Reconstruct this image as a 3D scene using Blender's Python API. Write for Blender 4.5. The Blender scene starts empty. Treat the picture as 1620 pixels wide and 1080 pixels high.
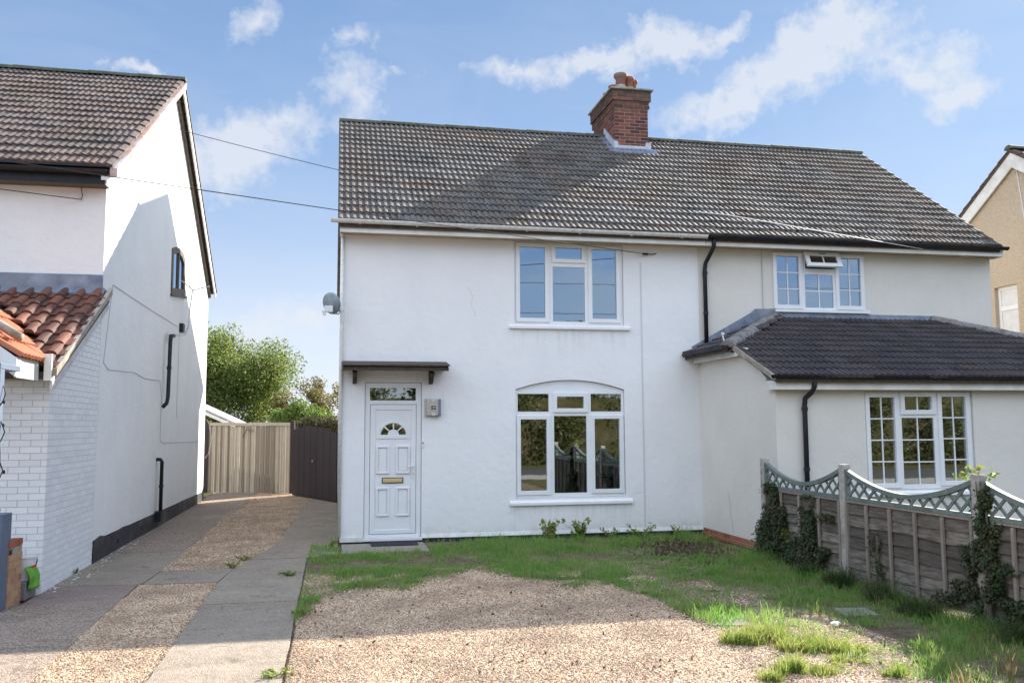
import bpy, bmesh, math, random
import numpy as np
from mathutils import Vector, Matrix
from mathutils.geometry import tessellate_polygon
random.seed(7); rng = np.random.default_rng(11)
R = math.radians
S = bpy.context.scene
COL = S.collection

# ---------------------------------------------------------------- camera
PITCH, ROLL, YAW = .0941094, -.0048815, .199330
CAMP = Vector((-.1036, -14.1731, 1.85))
fwd = Vector((math.sin(YAW)*math.cos(PITCH), math.cos(YAW)*math.cos(PITCH), math.sin(PITCH)))
r0 = Vector((math.cos(YAW), -math.sin(YAW), 0)); u0 = r0.cross(fwd)
rr = math.cos(ROLL)*r0+math.sin(ROLL)*u0; uu = -math.sin(ROLL)*r0+math.cos(ROLL)*u0
cam = bpy.data.objects.new('camera', bpy.data.cameras.new('camera')); COL.objects.link(cam)
cam.matrix_world = Matrix(((rr.x, uu.x, -fwd.x, CAMP.x), (rr.y, uu.y, -fwd.y, CAMP.y), (rr.z, uu.z, -fwd.z, CAMP.z), (0, 0, 0, 1)))
cam.data.sensor_width = 36; cam.data.sensor_fit = 'HORIZONTAL'; cam.data.lens = 36*1388.35/1620
cam.data.clip_start = .1; cam.data.clip_end = 2000
S.camera = cam
# ---------------------------------------------------------------- light
SUN = Vector((1.2, 1.12, 1.0))                      # towards the sun
EL = math.atan2(1.0, math.hypot(1.2, 1.12)); AZ = math.atan2(1.2, 1.12)
sl = bpy.data.lights.new('sun', 'SUN'); sl.energy = 5.0; sl.angle = R(.53); sl.color = (1, .93, .82)
so = bpy.data.objects.new('sun', sl); COL.objects.link(so); so.rotation_euler = SUN.to_track_quat('Z', 'Y').to_euler()
S.view_settings.view_transform = 'Standard'; S.view_settings.look = 'None'
S.view_settings.gamma = 1; S.view_settings.use_curve_mapping = False
S.view_settings.exposure = 1.5
SKY_STRENGTH = .15
W = bpy.data.worlds.new('World'); S.world = W; W.use_nodes = True

class NT:
    """tiny node helper"""
    def __init__(s, tree): s.t = tree; s.n = tree.nodes; s.l = tree.links
    def new(s, typ, **kw):
        n = s.n.new(typ)
        for k, v in kw.items(): setattr(n, k, v)
        return n
    def put(s, sock, v):
        if isinstance(v, bpy.types.NodeSocket): s.l.new(v, sock)
        elif v is not None:
            if isinstance(v, (tuple, list)) and len(v) == 3 and sock.type == 'RGBA': v = (*v, 1)
            sock.default_value = v
    def math(s, op, a, b=None, c=None, clamp=False):
        n = s.new('ShaderNodeMath', operation=op, use_clamp=clamp)
        s.put(n.inputs[0], a)
        if b is not None: s.put(n.inputs[1], b)
        if c is not None: s.put(n.inputs[2], c)
        return n.outputs[0]
    def vmath(s, op, a, b=None, out=0):
        n = s.new('ShaderNodeVectorMath', operation=op); s.put(n.inputs[0], a)
        if b is not None: s.put(n.inputs[1], b)
        return n.outputs[out]
    def noise(s, vec, scale, detail=3, rough=.55, dist=0, out=0):
        n = s.new('ShaderNodeTexNoise'); s.put(n.inputs['Vector'], vec); n.inputs['Scale'].default_value = scale
        n.inputs['Detail'].default_value = detail; n.inputs['Roughness'].default_value = rough; n.inputs['Distortion'].default_value = dist
        return n.outputs[out]
    def vor(s, vec, scale, feature='F1', out=0, rnd=1):
        n = s.new('ShaderNodeTexVoronoi', feature=feature); s.put(n.inputs['Vector'], vec); n.inputs['Scale'].default_value = scale
        n.inputs['Randomness'].default_value = rnd
        return n.outputs[out]
    def ramp(s, f, stops):
        n = s.new('ShaderNodeValToRGB'); s.put(n.inputs[0], f); e = n.color_ramp.elements
        while len(e) < len(stops): e.new(.5)
        for i, (p, c) in enumerate(stops):
            e[i].position = p
            e[i].color = (*c, 1) if isinstance(c, (tuple, list)) else (c, c, c, 1)
        return n.outputs[0]
    def mix(s, f, a, b, blend='MIX'):
        n = s.new('ShaderNodeMix', data_type='RGBA', blend_type=blend); s.put(n.inputs[0], f); s.put(n.inputs[6], a); s.put(n.inputs[7], b)
        return n.outputs[2]
    def scale(s, vec, v):
        n = s.new('ShaderNodeMapping'); s.put(n.inputs[0], vec); n.inputs['Scale'].default_value = v
        return n.outputs[0]

# ---- sky with drifting clouds (a function of direction only)
w = NT(W.node_tree); w.n.clear()
wo = w.new('ShaderNodeOutputWorld'); bg = w.new('ShaderNodeBackground'); w.l.new(bg.outputs[0], wo.inputs[0])
sk = w.new('ShaderNodeTexSky', sky_type='NISHITA', sun_disc=False)
sk.sun_elevation = EL; sk.sun_rotation = AZ; sk.air_density = 1.0; sk.dust_density = .6; sk.ozone_density = 1.6; sk.altitude = 20
tc = w.new('ShaderNodeTexCoord'); D = tc.outputs['Generated']
sep = w.new('ShaderNodeSeparateXYZ'); w.l.new(D, sep.inputs[0])
K_ = 1/(SKY_STRENGTH*2**S.view_settings.exposure)       # photographed sky brightness -> radiance
grad = w.ramp(sep.outputs[2], [(0, tuple(.29*c/K_*K_ for c in (.84, .88, .95)))]+[(p, tuple(.29*x for x in c)) for p, c in ((.1, (.74, .80, .93)), (.2, (.49, .62, .85)), (.3, (.345, .50, .77)), (.45, (.235, .385, .66)), (1, (.13, .26, .56)))])
grad = w.vmath('SCALE', grad); grad.node.inputs['Scale'].default_value = K_/.29
base = w.mix(.88, w.mix(1, sk.outputs[0], (.33, .43, .52), 'MULTIPLY'), grad)
n1 = w.noise(D, 7, 6, .62, .25, 1)
dd = w.vmath('ADD', D, w.vmath('MULTIPLY', w.vmath('SUBTRACT', n1, (.5, .5, .5)), (.09, .09, .09)))
n2 = w.noise(D, 34, 5, .6, .3, 1)
dd = w.vmath('ADD', dd, w.vmath('MULTIPLY', w.vmath('SUBTRACT', n2, (.5, .5, .5)), (.04, .04, .04)))
BL = [  # direction, long axis slope (up per right), half length, half height, weight
 ((-.088, .907, .412), .5, .034, .017, .55), ((.025, .917, .398), .25, .036, .014, .45), ((-.198, .913, .358), .05, .035, .010, .8),
 ((-.112, .950, .292), .45, .075, .040, .95), ((-.070, .945, .318), .35, .06, .024, .6), ((.020, .937, .350), .4, .05, .028, .55),
 ((.270, .880, .393), .12, .10, .018, .8), ((.333, .857, .398), .25, .07, .026, .95), ((.395, .822, .412), .9, .03, .014, .8), ((.185, .900, .386), -.05, .06, .016, .7),
 ((.470, .800, .368), .3, .10, .034, .95), ((.410, .846, .340), .1, .075, .022, .85), ((.500, .775, .388), .3, .06, .026, .9), ((.560, .745, .352), -.3, .07, .028, .85), ((.595, .735, .330), 0, .045, .022, .7),
 ((-.03, .992, .115), .1, .12, .03, .5), ((.075, .925, .372), .2, .02, .008, .3)]
acc = None
for (d, slp, a, b, wt) in BL:
    d = Vector(d).normalized(); e1 = d.cross(Vector((0, 0, 1))).normalized(); e2 = e1.cross(d).normalized()
    t1 = (e1+slp*e2).normalized(); t2 = d.cross(t1).normalized()*-1
    dif = w.vmath('SUBTRACT', dd, tuple(d))
    p = w.math('DIVIDE', w.vmath('DOT_PRODUCT', dif, tuple(t1), out=1), a*1.35); q = w.math('DIVIDE', w.vmath('DOT_PRODUCT', dif, tuple(t2), out=1), b*1.45)
    rr2 = w.math('ADD', w.math('MULTIPLY', p, p), w.math('MULTIPLY', q, q))
    g = w.math('MULTIPLY', w.math('SUBTRACT', 1.0, w.math('SQRT', rr2), clamp=True), wt*1.5)
    acc = g if acc is None else w.math('MAXIMUM', acc, g)
fine = w.math('ADD', w.math('MULTIPLY', w.noise(D, 16, 9, .62, .2), .55), w.math('MULTIPLY', w.noise(D, 60, 6, .6), .45))
cl = w.math('MULTIPLY_ADD', w.math('SUBTRACT', fine, .5), 3.6, w.math('MULTIPLY_ADD', acc, 1.35, -.26), clamp=True)
cl = w.math('MULTIPLY', w.math('MULTIPLY', cl, .76), w.math('MULTIPLY', acc, 4.0, clamp=True))
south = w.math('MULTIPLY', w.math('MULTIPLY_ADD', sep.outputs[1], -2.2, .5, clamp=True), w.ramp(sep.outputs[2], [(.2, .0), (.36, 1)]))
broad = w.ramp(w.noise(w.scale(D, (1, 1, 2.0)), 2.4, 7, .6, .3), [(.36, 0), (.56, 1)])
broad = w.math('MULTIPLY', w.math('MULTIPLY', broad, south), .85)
low = w.math('MULTIPLY', w.ramp(w.noise(w.scale(D, (1, 1, 2.6)), 5.2, 7, .6, .3), [(.45, 0), (.60, 1)]), w.math('MULTIPLY', w.math('MULTIPLY_ADD', sep.outputs[1], -3.0, -.5, clamp=True), .85))
veil = w.math('MULTIPLY', w.ramp(w.noise(w.scale(D, (1, 1, 3)), 3.5, 5, .6, .8), [(.4, 0), (.8, 1)]), .16)
cl = w.math('MAXIMUM', cl, veil)
base = w.mix(cl, base, tuple(K_*c for c in (.84, .87, .93)))
base = w.mix(low, base, tuple(K_*c for c in (.80, .84, .92)))
base = w.mix(broad, base, tuple(K_*c for c in (2.40, 2.72, 3.25)))   # unseen bright cloud bank, added behind the camera to fill the shaded fronts
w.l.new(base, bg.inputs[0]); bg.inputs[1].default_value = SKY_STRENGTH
# end sky
# ---------------------------------------------------------------- materials
def mat(name, col, rough=.7, spec=.3, metal=0, fn=None, bump=None, emit=None):
    m = bpy.data.materials.new(name); m.use_nodes = True; t = NT(m.node_tree); b = t.n['Principled BSDF']
    b.inputs['Roughness'].default_value = rough; b.inputs['Specular IOR Level'].default_value = spec; b.inputs['Metallic'].default_value = metal
    g = t.new('ShaderNodeNewGeometry'); P = g.outputs['Position']
    c = fn(t, P, g) if fn else None
    t.put(b.inputs['Base Color'], c if c is not None else col)
    if bump:
        h, st, dist = bump(t, P, g)
        bn = t.new('ShaderNodeBump'); t.put(bn.inputs['Height'], h); bn.inputs['Strength'].default_value = st; bn.inputs['Distance'].default_value = dist
        t.l.new(bn.outputs[0], b.inputs['Normal'])
    return m
def varied(c1, c2, sc=6, det=4, c3=None):
    def f(t, P, g):
        o = t.mix(t.ramp(t.noise(P, sc, det, .6), [(.35, 0), (.65, 1)]), c1, c2)
        if c3: o = t.mix(t.ramp(t.noise(P, sc*.23, 3, .6), [(.5, 0), (.72, 1)]), o, c3)
        return o
    return f
def nbump(sc, st=.3, dist=.01, det=3):
    return lambda t, P, g: (t.noise(P, sc, det, .6), st, dist)
def obj_rand(t): return t.new('ShaderNodeObjectInfo').outputs['Random']

def stucco_col(c1, c2, stain):
    def f(t, P, g):
        o = t.mix(t.ramp(t.noise(P, 1.1, 4, .6), [(.35, 0), (.7, 1)]), c1, c2)
        run = t.noise(t.scale(P, (3, 3, .6)), 1.1, 5, .65)
        o = t.mix(t.math('MULTIPLY', t.ramp(run, [(.58, 0), (.85, 1)]), .16), o, stain)
        sp = t.new('ShaderNodeSeparateXYZ'); t.l.new(P, sp.inputs[0])
        low = t.math('MULTIPLY', t.ramp(t.math('ADD', sp.outputs[2], t.math('MULTIPLY', t.noise(P, 3, 4), .5)), [(.2, 1), (.85, 0)]), .3)
        return t.mix(low, o, stain)
    return f
def stucco_bump(sc=55, st=.32):
    def f(t, P, g):
        a = t.noise(P, sc, 4, .65); b = t.noise(P, 7, 3, .5)
        return t.math('MULTIPLY_ADD', b, 3.2, a), st, .010
    return f
M = {}
def white_wall(t, P, g):
    o = stucco_col((.83, .83, .83), (.78, .785, .79), (.64, .64, .60))(t, P, g)
    sp = t.new('ShaderNodeSeparateXYZ'); t.l.new(P, sp.inputs[0]); X_, Z_ = sp.outputs[0], sp.outputs[2]
    st_ = t.ramp(t.noise(t.scale(P, (14, 14, .8)), 1.0, 4, .7), [(.45, 0), (.75, 1)])
    for z0 in (3.43, .54):
        d = t.math('SUBTRACT', z0, Z_)
        m = t.math('MULTIPLY', t.math('MULTIPLY', d, 25, clamp=True), t.math('SUBTRACT', 1, t.math('MULTIPLY', d, 1.9), clamp=True))
        m = t.math('MULTIPLY', m, t.math('MULTIPLY', t.math('MULTIPLY', t.math('SUBTRACT', X_, 2.70), 14, clamp=True), t.math('MULTIPLY', t.math('SUBTRACT', 4.82, X_), 14, clamp=True)))
        o = t.mix(t.math('MULTIPLY', t.math('MULTIPLY', m, st_), .42), o, (.42, .41, .36))
    # splashed dirt line low on the wall
    k = t.math('MULTIPLY', t.math('MULTIPLY_ADD', Z_, -4.5, 1.25, clamp=True), t.ramp(t.noise(P, 6, 6, .75), [(.42, 0), (.66, 1)]))
    return t.mix(t.math('MULTIPLY', k, .55), o, (.40, .40, .33))
M['white'] = mat('white_render', None, .8, .2, fn=white_wall, bump=stucco_bump())
M['cream'] = mat('cream_render', None, .85, .15, fn=stucco_col((.72, .69, .63), (.66, .635, .58), (.52, .49, .42)), bump=stucco_bump(40, .25))
M['leftwhite'] = mat('left_house_render', None, .8, .2, fn=stucco_col((.80, .80, .79), (.74, .745, .74), (.60, .60, .57)), bump=stucco_bump(30, .4))
M['whitebrick'] = mat('white_painted_brick', None, .6, .3, fn=lambda t, P, g: t.mix(obj_rand(t), (.80, .80, .80), (.72, .73, .74)), bump=nbump(60, .3, .006))
M['whitemortar'] = mat('white_painted_joint', (.60, .61, .63), .8, .1)
M['pebble'] = mat('pebble_dash', None, .95, .1, fn=lambda t, P, g: t.mix(t.vor(P, 55, out=1), (.43, .34, .25), (.60, .50, .38)), bump=lambda t, P, g: (t.vor(P, 55), .8, .015))
M['upvc'] = mat('white_upvc', None, .28, .5, fn=varied((.80, .81, .82), (.75, .765, .78), 3))
M['fascia'] = mat('white_fascia_board', None, .45, .4, fn=varied((.78, .78, .76), (.66, .65, .60), 4, 5, (.55, .53, .46)))
M['soffit'] = mat('soffit_board', None, .7, .2, fn=varied((.52, .42, .30), (.40, .31, .21), 5))
M['oldgutter'] = mat('weathered_white_gutter', None, .5, .4, fn=varied((.80, .80, .79), (.60, .60, .56), 16, 6, (.70, .69, .65)))
M['blackpl'] = mat('black_plastic', None, .5, .35, fn=varied((.010, .011, .014), (.018, .020, .025), 9))
M['darkwood'] = mat('dark_stained_wood', None, .7, .25, fn=varied((.050, .038, .032), (.095, .075, .062), 20))
M['plinth'] = mat('black_bitumen_plinth', None, .6, .3, fn=varied((.022, .023, .03), (.05, .052, .058), 7, 5, (.11, .11, .11)), bump=nbump(25, .5, .01))
M['lead'] = mat('lead_flashing', None, .5, .4, .3, fn=varied((.14, .17, .23), (.27, .31, .38), 5, 5, (.20, .22, .26)), bump=nbump(12, .3, .01))
M['whitelead'] = mat('painted_flashing', None, .5, .4, fn=varied((.62, .65, .70), (.45, .48, .54), 9), bump=nbump(14, .3, .01))

def tile_col(c1, c2, lich=(.42, .41, .36), amt=1, moss=(.03, .032, .022)):
    def f(t, P, g):
        r = obj_rand(t); ri = g.outputs['Random Per Island']
        r = t.math('FRACT', t.math('ADD', r, t.math('MULTIPLY', ri, .37)))
        o = t.mix(r, c1, c2)
        o = t.mix(t.math('MULTIPLY', t.ramp(t.noise(P, 1.3, 4, .6), [(.4, 0), (.7, 1)]), .5), o, c2)
        o = t.mix(t.math('MULTIPLY', t.math('MULTIPLY', t.ramp(t.noise(P, .8, 3, .6), [(.42, 0), (.6, 1)]), t.ramp(t.noise(P, 26, 4, .7), [(.44, 0), (.58, 1)])), .85*amt), o, (.15, .085, .05))
        o = t.mix(t.math('MULTIPLY', t.ramp(t.noise(P, 22, 5, .7), [(.54, 0), (.64, 1)]), .55*amt), o, lich)
        o = t.mix(t.math('MULTIPLY', t.ramp(t.noise(P, 17, 4, .7, .4), [(.56, 0), (.61, 1)]), .85*amt), o, moss)
        o = t.mix(t.math('MULTIPLY', t.ramp(t.noise(P, 9, 4, .75), [(.68, 0), (.72, 1)]), .7*amt), o, (.34, .19, .06))
        return o
    return f
M['tile'] = mat('concrete_roof_tile', None, .8, .25, fn=tile_col((.085, .080, .078), (.175, .160, .145), lich=(.38, .36, .31)), bump=nbump(70, .5, .004))
M['tile_dark'] = mat('new_concrete_roof_tile', None, .75, .3, fn=tile_col((.045, .042, .050), (.085, .074, .078), lich=(.2, .19, .18), amt=.35), bump=nbump(70, .4, .003))
M['tile_left'] = mat('mossy_roof_tile', None, .8, .25, fn=tile_col((.075, .064, .060), (.155, .120, .110), lich=(.34, .28, .26)), bump=nbump(60, .6, .005))
M['ridge'] = mat('mossy_ridge_tile', None, .85, .2, fn=varied((.07, .075, .06), (.15, .15, .12), 18, 5, (.06, .085, .035)), bump=nbump(50, .6, .006))
M['hipridge'] = mat('cement_hip_tile', None, .9, .2, fn=varied((.17, .16, .155), (.27, .26, .25), 25, 6, (.12, .10, .07)), bump=nbump(60, .6, .006))
M['pantile'] = mat('clay_pantile', None, .7, .3, fn=lambda t, P, g: t.mix(t.math('MULTIPLY', t.ramp(t.noise(P, 11, 5, .7), [(.5, 0), (.68, 1)]), .8), t.mix(obj_rand(t), (.085, .042, .032), (.20, .082, .052)), (.05, .038, .034)), bump=nbump(50, .4, .005))
M['orange'] = mat('orange_clay_tile', None, .65, .3, fn=lambda t, P, g: t.mix(t.math('MULTIPLY', t.ramp(t.noise(P, 14, 5, .7), [(.55, 0), (.7, 1)]), .5), t.mix(obj_rand(t), (.38, .125, .06), (.44, .16, .08)), (.28, .13, .085)), bump=nbump(50, .3, .004))
M['cement'] = mat('cement_mortar', None, .95, .1, fn=varied((.30, .27, .23), (.42, .38, .32), 15, 5, (.20, .17, .13)), bump=nbump(30, .6, .01))
M['verge'] = mat('red_cement_verge', None, .9, .1, fn=varied((.42, .24, .20), (.55, .40, .36), 8, 5, (.60, .58, .60)), bump=nbump(30, .5, .01))
def brick_col(a, b, c, soot=None):
    def f(t, P, g):
        r = t.math('FRACT', t.math('ADD', obj_rand(t), t.math('MULTIPLY', g.outputs['Random Per Island'], .61)))
        o = t.ramp(r, [(0, a), (.5, b), (1, c)])
        o = t.mix(t.math('MULTIPLY', t.ramp(t.noise(P, 30, 4, .7), [(.5, 0), (.7, 1)]), .4), o, (.10, .05, .04))
        if soot:
            sp = t.new('ShaderNodeSeparateXYZ'); t.l.new(P, sp.inputs[0])
            k = t.math('MULTIPLY', t.math('MULTIPLY_ADD', sp.outputs[2], 2.2, -2.2*8.45, clamp=True), t.ramp(t.noise(P, 5, 5, .7), [(.35, .25), (.6, 1)]))
            o = t.mix(k, o, (.10, .095, .075))
        return o
    return f
M['brick'] = mat('red_brick', None, .9, .15, fn=brick_col((.085, .040, .038), (.19, .070, .055), (.30, .115, .085), True), bump=nbump(60, .5, .004))
M['redbrick'] = mat('orange_red_brick', None, .9, .15, fn=brick_col((.28, .09, .05), (.38, .13, .07), (.33, .15, .10)), bump=nbump(60, .5, .004))
M['buffbrick'] = mat('buff_brick', None, .9, .15, fn=brick_col((.42, .24, .13), (.50, .31, .17), (.38, .17, .11)), bump=nbump(50, .5, .004))
M['mortar'] = mat('brick_mortar', None, .95, .1, fn=varied((.42, .37, .32), (.30, .265, .23), 8), bump=nbump(60, .4, .004))
M['terracotta'] = mat('terracotta_pot', None, .8, .2, fn=varied((.33, .125, .085), (.25, .12, .095), 9, 5, (.22, .19, .17)))
def conc_col(c1, c2, c3, agg=.3, sc=150):
    def f(t, P, g):
        o = t.mix(t.ramp(t.noise(P, 1.7, 7, .72), [(.3, 0), (.7, 1)]), c1, c2)
        o = t.mix(t.math('MULTIPLY', obj_rand(t), .45), o, c3)
        sp = t.new('ShaderNodeSeparateColor'); t.l.new(t.vor(P, sc, out=1), sp.inputs[0])
        o = t.mix(agg, o, t.ramp(sp.outputs[0], [(0, (.07, .055, .045)), (.3, (.20, .165, .13)), (.7, (.36, .31, .255)), (1, (.58, .49, .40))]))
        return t.mix(t.math('MULTIPLY', t.ramp(t.noise(P, 3.5, 7, .78, .8), [(.55, 0), (.66, 1)]), .5), o, (.10, .085, .07))
    return f
concb = lambda t, P, g: (t.math('ADD', t.vor(P, 95), t.math('MULTIPLY', t.noise(P, 9, 5, .7), 2.2)), .7, .008)
M['conc'] = mat('old_concrete', None, .95, .1, fn=conc_col((.22, .18, .14), (.44, .375, .295), (.26, .205, .16), .38, 130), bump=concb)
M['conc_agg'] = mat('exposed_aggregate_concrete', None, .95, .1, fn=conc_col((.22, .145, .11), (.38, .28, .215), (.24, .155, .12), .6, 85), bump=concb)
M['conc_red'] = mat('reddish_concrete', None, .95, .1, fn=conc_col((.22, .155, .14), (.34, .26, .23), (.22, .145, .13)), bump=concb)
M['slab'] = mat('paving_concrete', None, .95, .1, fn=conc_col((.25, .24, .20), (.36, .34, .28), (.22, .21, .17)), bump=concb)
M['earth'] = mat('earth', None, 1, .05, fn=varied((.10, .075, .05), (.19, .145, .10), 9, 6, (.24, .19, .14)), bump=nbump(30, .9, .03))
M['grassground'] = mat('grass_ground', None, 1, .05, fn=varied((.045, .062, .02), (.09, .075, .04), 5, 6, (.13, .10, .07)), bump=nbump(30, .9, .03))
def gravel_f(t, P, g):
    c = t.vor(P, 75, out=1); sp = t.new('ShaderNodeSeparateColor'); t.l.new(c, sp.inputs[0])
    return t.ramp(sp.outputs[0], [(0, (.13, .085, .06)), (.35, (.30, .20, .14)), (.7, (.42, .31, .22)), (1, (.55, .47, .38))])
M['gravelbase'] = mat('gravel_base', None, .95, .1, fn=lambda t, P, g: t.mix(.5, gravel_f(t, P, g), (.14, .10, .075)), bump=lambda t, P, g: (t.vor(P, 75), .9, .012))
def pebble_col(t, P, g):
    r = obj_rand(t)
    o = t.ramp(r, [(0, (.09, .050, .032)), (.14, (.30, .15, .085)), (.34, (.47, .31, .185)), (.58, (.64, .47, .305)), (.85, (.72, .61, .45)), (.91, (.26, .235, .22)), (1, (.17, .15, .14))])
    return t.mix(t.math('MULTIPLY', t.ramp(t.noise(P, 1.6, 4, .6), [(.42, 0), (.68, 1)]), .6), o, (.20, .135, .09))
M['pebbles'] = mat('gravel_stone', None, .75, .3, fn=pebble_col)
M['asphalt'] = mat('asphalt', None, .9, .2, fn=varied((.045, .045, .048), (.07, .07, .072), 20), bump=nbump(120, .4, .004))
M['pave'] = mat('pavement', None, .95, .1, fn=varied((.24, .23, .21), (.30, .29, .27), 6))
def grass_col(a, b, c):
    def f(t, P, g):
        o = t.ramp(g.outputs['Random Per Island'], [(0, a), (.6, b), (.88, b), (1, c)])
        return t.mix(t.math('MULTIPLY', t.ramp(t.noise(P, 2.1, 5, .65), [(.42, 0), (.68, 1)]), .6), o, c)
    return f
def leafmat(name, a, b, c, trans=.3):
    m = mat(name, None, .55, .35, fn=grass_col(a, b, c)); t = NT(m.node_tree); b_ = t.n['Principled BSDF']
    tr = t.new('ShaderNodeBsdfTranslucent'); mx = t.new('ShaderNodeMixShader'); mx.inputs[0].default_value = trans
    src = b_.inputs['Base Color'].links[0].from_socket
    hs = t.new('ShaderNodeHueSaturation'); hs.inputs['Value'].default_value = 1.7; t.l.new(src, hs.inputs['Color']); t.l.new(hs.outputs[0], tr.inputs[0])
    out = t.n['Material Output']; t.l.new(b_.outputs[0], mx.inputs[1]); t.l.new(tr.outputs[0], mx.inputs[2]); t.l.new(mx.outputs[0], out.inputs[0])
    return m
M['grass'] = leafmat('grass_blade', (.085, .21, .034), (.17, .32, .062), (.32, .30, .13), .4)
M['weed'] = leafmat('weed_leaf', (.09, .16, .028), (.20, .27, .055), (.38, .33, .13), .45)
M['drygrass'] = leafmat('dry_grass', (.22, .17, .08), (.32, .25, .13), (.12, .13, .05), .3)
M['ivy'] = leafmat('ivy_leaf', (.018, .034, .012), (.040, .068, .022), (.090, .065, .035), .15)
M['tallgrass'] = leafmat('tall_grass_blade', (.025, .055, .015), (.055, .10, .025), (.15, .13, .06), .3)
M['ivylight'] = leafmat('young_ivy_leaf', (.10, .17, .03), (.17, .22, .05), (.26, .24, .08), .35)
M['treeleaf'] = leafmat('tree_leaf', (.05, .095, .02), (.115, .16, .036), (.20, .20, .05), .45)
M['treeleaf2'] = leafmat('brownish_leaf', (.08, .09, .02), (.15, .14, .04), (.20, .12, .05), .35)
M['conifer'] = leafmat('conifer_leaf', (.06, .11, .02), (.12, .19, .03), (.17, .21, .05), .3)
M['darkhedge'] = leafmat('dark_hedge_leaf', (.03, .035, .014), (.055, .06, .022), (.08, .055, .03), .2)
M['hedge'] = leafmat('roadside_hedge_leaf', (.045, .07, .02), (.095, .11, .035), (.16, .14, .055), .3)
M['oldboard'] = mat('weathered_white_board', None, .6, .3, fn=varied((.62, .60, .61), (.45, .43, .45), 5, 5, (.50, .45, .40)))
M['bark'] = mat('bark', None, .95, .1, fn=varied((.10, .08, .06), (.19, .16, .13), 12), bump=nbump(20, .8, .02))
M['deadleaf'] = leafmat('fallen_leaf', (.07, .05, .03), (.13, .09, .055), (.05, .035, .025), .1)
def wood_f(a, b, grain=(1, 1, 14), c=None):
    def f(t, P, g):
        r = obj_rand(t)
        o = t.mix(t.ramp(t.noise(t.scale(P, grain), 3, 6, .65), [(.35, 0), (.65, 1)]), a, b)
        o = t.mix(t.math('MULTIPLY', r, .75), o, c or a)
        return t.mix(t.math('MULTIPLY', t.ramp(t.noise(P, 2.2, 4, .65), [(.45, 0), (.7, 1)]), .5), o, c or a)
    return f
M['slatwood'] = mat('weathered_fence_board', None, .9, .15, fn=wood_f((.12, .10, .085), (.34, .30, .25), (1, 1.5, 12), (.07, .058, .05)), bump=lambda t, P, g: (t.noise(t.scale(P, (1, 1.5, 16)), 4, 6, .7), .6, .006))
M['battenwood'] = mat('fence_batten_wood', None, .9, .15, fn=wood_f((.23, .19, .16), (.36, .31, .265), (14, 14, 1)), bump=nbump(40, .4, .004))
M['concpost'] = mat('concrete_post', None, .95, .1, fn=varied((.34, .32, .285), (.47, .44, .40), 20, 6, (.22, .20, .165)), bump=nbump(60, .6, .006))
M['trellis'] = mat('sage_green_painted_wood', None, .7, .25, fn=varied((.13, .165, .155), (.19, .225, .205), 14, 6, (.105, .125, .11)), bump=nbump(50, .3, .003))
def gate_f(t, P, g):
    r = obj_rand(t); o = t.ramp(r, [(0, (.17, .14, .11)), (.5, (.36, .31, .245)), (1, (.52, .46, .37))])
    return t.mix(t.math('MULTIPLY', t.ramp(t.noise(t.scale(P, (8, 8, 1)), 4, 6, .7), [(.4, 0), (.7, 1)]), .4), o, (.17, .14, .11))
M['gatewood'] = mat('grey_brown_gate_board', None, .85, .2, fn=gate_f)
M['darkgate'] = mat('dark_brown_gate_board', None, .6, .3, fn=wood_f((.030, .020, .022), (.055, .038, .040), (10, 10, 1)))
M['steel'] = mat('brushed_steel', None, .35, .5, .85, fn=varied((.50, .49, .46), (.62, .60, .56), 30))
M['brass'] = mat('brass', (.75, .62, .36), .3, .5, .7)
M['black'] = mat('black_print', (.01, .01, .012), .6)
M['wire'] = mat('telephone_wire', (.02, .02, .022), .6)
M['greywire'] = mat('grey_wire', (.50, .50, .50), .6)
M['whitewire'] = mat('white_cable', (.7, .7, .68), .6)
M['dish'] = mat('grey_dish_metal', None, .5, .4, .2, fn=varied((.20, .26, .29), (.28, .34, .37), 8))
M['bluegrey'] = mat('blue_grey_paint', None, .5, .4, fn=varied((.10, .135, .20), (.13, .165, .23), 5))
M['bucket'] = mat('white_bucket_plastic', None, .35, .5, fn=varied((.72, .72, .72), (.62, .62, .64), 6))
M['red'] = mat('red_print', (.55, .03, .02), .4); M['blue'] = mat('blue_print', (.02, .03, .14), .4)
M['greencloth'] = mat('green_rubber', None, .5, .4, fn=varied((.08, .27, .02), (.15, .38, .05), 9), bump=nbump(14, .5, .02))
M['planter'] = mat('grey_plastic_planter', (.17, .165, .17), .6)
M['mat'] = mat('dark_door_mat', None, .95, .1, fn=varied((.035, .032, .036), (.06, .055, .06), 60), bump=nbump(180, .8, .004))
M['curtain'] = mat('pale_curtain', None, .8, .2, fn=varied((.55, .62, .70), (.68, .72, .76), 2))
M['brownframe'] = mat('brown_window_frame', None, .6, .3, fn=varied((.09, .07, .05), (.14, .11, .08), 12))
M['paper'] = mat('white_paper', (.8, .8, .8), .8)
M['shedroof'] = mat('corrugated_shed_roof', None, .5, .4, .3, fn=varied((.42, .42, .43), (.55, .55, .55), 5))
M['room'] = mat('dim_room_wall', (.30, .28, .25), .9)
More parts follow.
